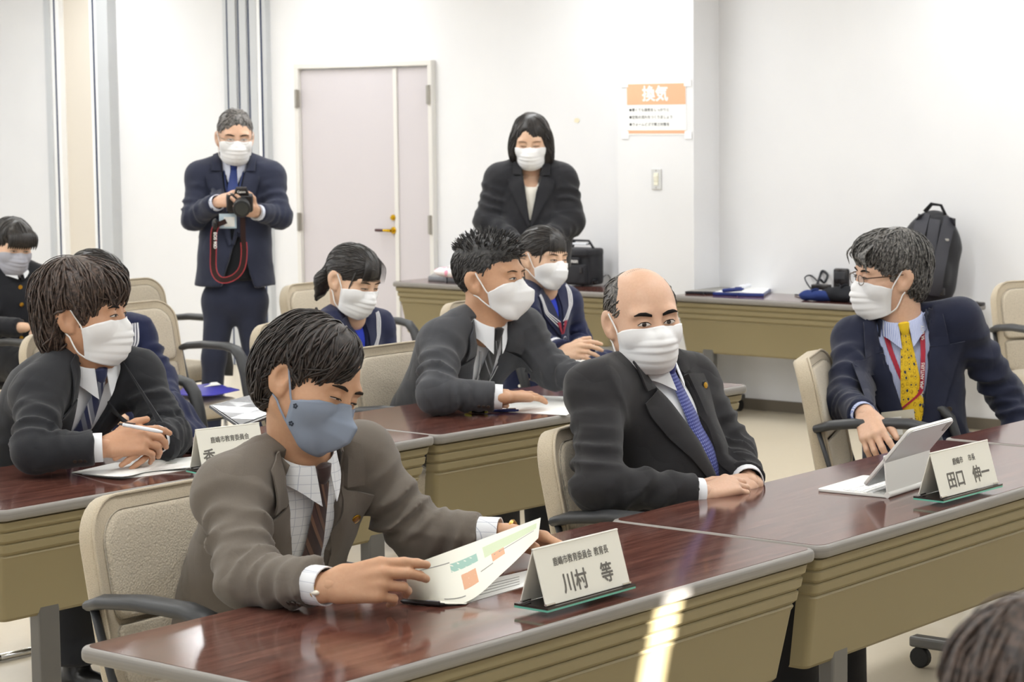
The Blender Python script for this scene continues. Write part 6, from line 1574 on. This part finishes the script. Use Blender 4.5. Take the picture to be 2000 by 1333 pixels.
q = tb_(1895, 598, 0); e = empty('remote_control', tuple(q)); mb = MB(); mb.box((0, 0, .012), (.05, .16, .022), bev=.008); mb.build('shell', M_BLKP, e, auto=40); mb = MB(); mb.box((-.0, .0, .0245), (.03, .08, .003), bev=.001); mb.build('keypad', MATS['dark_grey_plastic'], e); tag(e, 'dark remote control at the right end of the right-wall desk', 'remote')
# ---- left table: laptop, flowered pouch, camera bag, cable heap
flat_thing('laptop', [(836, 549), (908, 553), (925, 540), (858, 537)], TZ, .03, plain('silver_grey_laptop', '8d8e90', .35, .5, metal=.4), 'closed silver laptop on the back table near the door', 'laptop', plain('laptop_lid', 'a3a4a6', .3, .5, metal=.4), .01)
def flower_mat():
    b = NB('flower_print_cloth'); v = b.coord(); vo = b.n('ShaderNodeTexVoronoi'); vo.inputs['Scale'].default_value = 22; b.l(v, vo.inputs['Vector'])
    b.color(b.mix(b.math('LESS_THAN', vo.outputs['Distance'], .33), hexc('f0e9e9'), hexc('e39bb2'))); b.setp(rough=.85, spec=.2); return b.m
pq = atz(885, 543, TZ+.032); lump('flowered_pouch', V(pq[0], pq[1], TZ+.032), (.07, .15, .035), flower_mat(), 'white pouch with pink flowers lying on the silver laptop', 'pouch', 9, .006)
cb = tb_(1138, 556, -.005); e = empty('camera_bag', tuple(cb)); g = SDF(.009); bm_ = lambda x, y, z: cb+V(x, y, z)
mb = MB(); mb.box((0, 0, .115), (.16, .22, .22), bev=.022, seg=3); mb.build('bag_body', M_BP, e, auto=40)
mb = MB(); mb.box((-.012, 0, .205), (.17, .228, .05), bev=.016, seg=3); fl_ = mb.build('lid', M_BP, e, auto=40)
mb = MB(); mb.box((-.088, 0, .075), (.03, .19, .12), bev=.012, seg=3); pk = mb.build('front_pocket', M_BP, e, auto=40)
for y in (-.07, .07): mb = MB(); mb.box((-.105, y, .10), (.012, .022, .035), bev=.003); mb.build('buckle', M_BLKP, e)
mb = MB(); mb.tube([(0, -.09, .225), (-.01, -.06, .275), (-.01, .06, .275), (0, .09, .225)], .012, 8, flat=(.5, 1.5)); mb.build('handle', M_BP, e, smooth=True)
mb = MB(); mb.box((-.01, 0, .255), (.05, .11, .012), bev=.004); mb.build('pale_tube', M_WHITEP, e)
o = lettering('Canon', .034, M_WPRINT, basis(V(0, -1, 0), V(0, 0, 1), V(-1, 0, 0), V(-.1045, 0, .155)), e, bold=.0006); mb = MB(); mb.box((-.095, 0, .155), (.017, .10, .04), bev=.003); mb.build('logo_patch', M_BP, e)
tag(e, 'black camera bag on the back table beside the standing woman', 'bag')
rg = random.Random(4)
def heap(cx_, cy_, n, sp_): return [tb_(cx_+rg.uniform(-sp_, sp_), cy_+rg.uniform(-4, 4), rg.uniform(.0, .05)) for _ in range(n)]
cable(heap(1146, 556, 16, 24), .006, 'tangled black cord in front of the camera bag', V(*tb_(1150, 557, .02)))
cable([tb_(1168, 556, .02), tb_(1185, 553, .05), tb_(1192, 556, .03), tb_(1180, 560, .0)], .003, 'thin black wire sticking out beside the camera bag')

# ================================================================ photographer's kit
kc = at(472, 399, 11.62); e = empty('camera', tuple(kc)); fd = nrm(CAMP-kc); fd = nrm(fd+camdir(-.0, -.25, 0)*.9); rt = nrm(np.cross(V(0, 0, 1), fd)); rt = -rt; up = np.cross(fd, -rt); up = np.cross(rt, fd) if up[2] < 0 else up
KM2 = basis(-rt if False else rt, up, np.cross(rt, up), kc)
if np.cross(rt, up)@fd < 0: KM2 = basis(-rt, up, np.cross(-rt, up), kc)
mb = MB(); mb.box((-.01, 0, -.035), (.135, .095, .06), bev=.014, M=KM2, seg=3); mb.build('camera_body', M_BLKP, e, kc, auto=40)
mb = MB(); mb.prism([(-.04, 0), (.04, 0), (.026, .036), (-.026, .036)], -.05, -.006, M=KM2 @ Matrix.Translation((0, .045, 0)), bev=.006); mb.build('prism_hump', M_BLKP, e, kc, auto=40)
mb = MB(); mb.cyl((0, -.006, .03), .041, .08, n=24, M=KM2, bev=.004); mb.cyl((0, -.006, .07), .044, .03, n=24, M=KM2, bev=.004); ln_ = mb.build('lens_barrel', M_CASTER, e, kc, auto=40)
mb = MB(); mb.cyl((0, -.006, .083), .033, .008, n=24, M=KM2); mb.build('lens_glass', plain('front_lens', '1a2226', .05, .8), ln_, kc)
mb = MB(); mb.cyl((0, -.006, .0), .0425, .008, n=24, M=KM2); mb.build('zoom_ring', MATS['dark_grey_plastic'], ln_, kc)
o = lettering('Canon', .016, M_WPRINT, KM2 @ Matrix.Translation((0, .062, -.0045)), e, bold=.0004); o.location = tuple(-kc)
# strap: red-edged band hanging from the camera
S1 = [at(442, 432, 11.66), at(420, 446, 11.66), at(417, 490, 11.70), at(418, 530, 11.70), at(432, 547, 11.68), at(455, 543, 11.68), at(472, 525, 11.68), at(477, 495, 11.68), at(475, 460, 11.66), at(474, 425, 11.64)]
Pth = smoothpath(S1, 40); rt_ = nrm(np.array([CR[0], CR[1], 0])); M_STR = plain('dark_strap_webbing', '32211f', .7, .2); M_REDS = plain('red_strap_edge', 'a83a40', .6, .3)
def ribbon(name, idx, off, w, mat, parent):
    G = []
    for i in idx:
        t = nrm(Pth[min(i+1, 39)]-Pth[max(i-1, 0)]); s_ = nrm(np.cross(t, FWD)); G.append([Pth[i]+s_*(off+k*w) for k in (-.5, 0, .5)])
    v, f, uv = sheet(np.array(G), .003, -FWD); return link_mesh(name, v, f, mat, parent, kc, smooth=True, autosmooth=50)
stp = ribbon('neck_strap', range(0, 40), 0, .026, M_STR, e)
for off in (-.0145, .0145): ribbon('strap_edge', range(3, 34), off, .005, M_REDS, stp)
o = lettering('EOS 90D', .022, M_WPRINT, basis(-CU, CR, -FWD, at(420, 470, 11.62)), e, bold=.0005); o.location = tuple(-kc)
mb = MB(); mb.sphere(tuple(at(420, 438, 11.65)), .03, seg=12, sc=(.5, .5, 1)); mb.build('strap_pad', M_BLKP, stp, kc, smooth=True)
tag(e, 'black camera with red-edged strap held by the standing man', 'camera')
# card on his chest
q = at(445, 432, 11.70); M = basis(nrm(np.array([CR[0], CR[1], 0])), V(0, 0, 1), -nrm(np.array([FWD[0], FWD[1], 0])), q)
mb = MB(); mb.box((0, 0, 0), (.088, .075, .004), bev=.001, M=M); c_ = PP.mbpart('id_card', mb, plain('clear_blue_card', 'bcd0dc', .15, .5)); mb = MB(); mb.box((.008, -.004, .003), (.055, .05, .001), M=M); PP.mbpart('card_paper', mb, M_PAPER, c_)
for sd in (-1, 1): PP.strip('lanyard', [(sd*.058-.004, .01), (sd*.03-.004, -.15), (-.002, -.24)], [(sd*.058+.004, .01), (sd*.03+.004, -.15), (.002, -.24)], plain('navy_lanyard', '23305c', .6, .3), PP.sb, .012, .002, 14, 3)
mb = MB(); wv_ = PP.sp['wrL']; ax_ = nrm(wv_-PP.sp['elL']); e1 = nrm(np.cross(ax_, V(0, 0, 1))); e2 = np.cross(ax_, e1); mb.tube([wv_-ax_*.012+.036*(math.cos(a)*e1+math.sin(a)*e2) for a in np.linspace(0, 2*PI, 20)[:-1]], .006, 6, closed=True, flat=(.5, 1.3)); PP.mbpart('wristwatch', mb, M_STEEL)
# ---- cufflink and bracelet of the reader
wv_ = P1.sp['wrR']; q = wv_+nrm(P1.sp['elR']-wv_)*.046+camdir(.05, -.25, .95)*.045; mb = MB(); mb.cyl((0, 0, 0), .013, .006, n=18, M=basis(CR, CU, -FWD, q), bev=.002); cl_ = P1.mbpart('cufflink', mb, M_GOLD); mb = MB(); mb.sphere(tuple(q-FWD*.003), .010, seg=12, sc=(1, 1, .6)); P1.mbpart('cufflink_stone', mb, plain('pearl', 'e9e2d2', .2, .6), cl_)
wv_ = P1.sp['wrL']; ax_ = nrm(wv_-P1.sp['elL']); e1 = nrm(np.cross(ax_, V(0, 0, 1))); e2 = np.cross(ax_, e1); mb = MB(); mb.tube([wv_+ax_*.016+.037*(1.1*math.cos(a)*e1+.9*math.sin(a)*e2) for a in np.linspace(0, 2*PI, 24)[:-1]], .005, 6, closed=True); P1.mbpart('gold_bracelet', mb, M_GOLD)
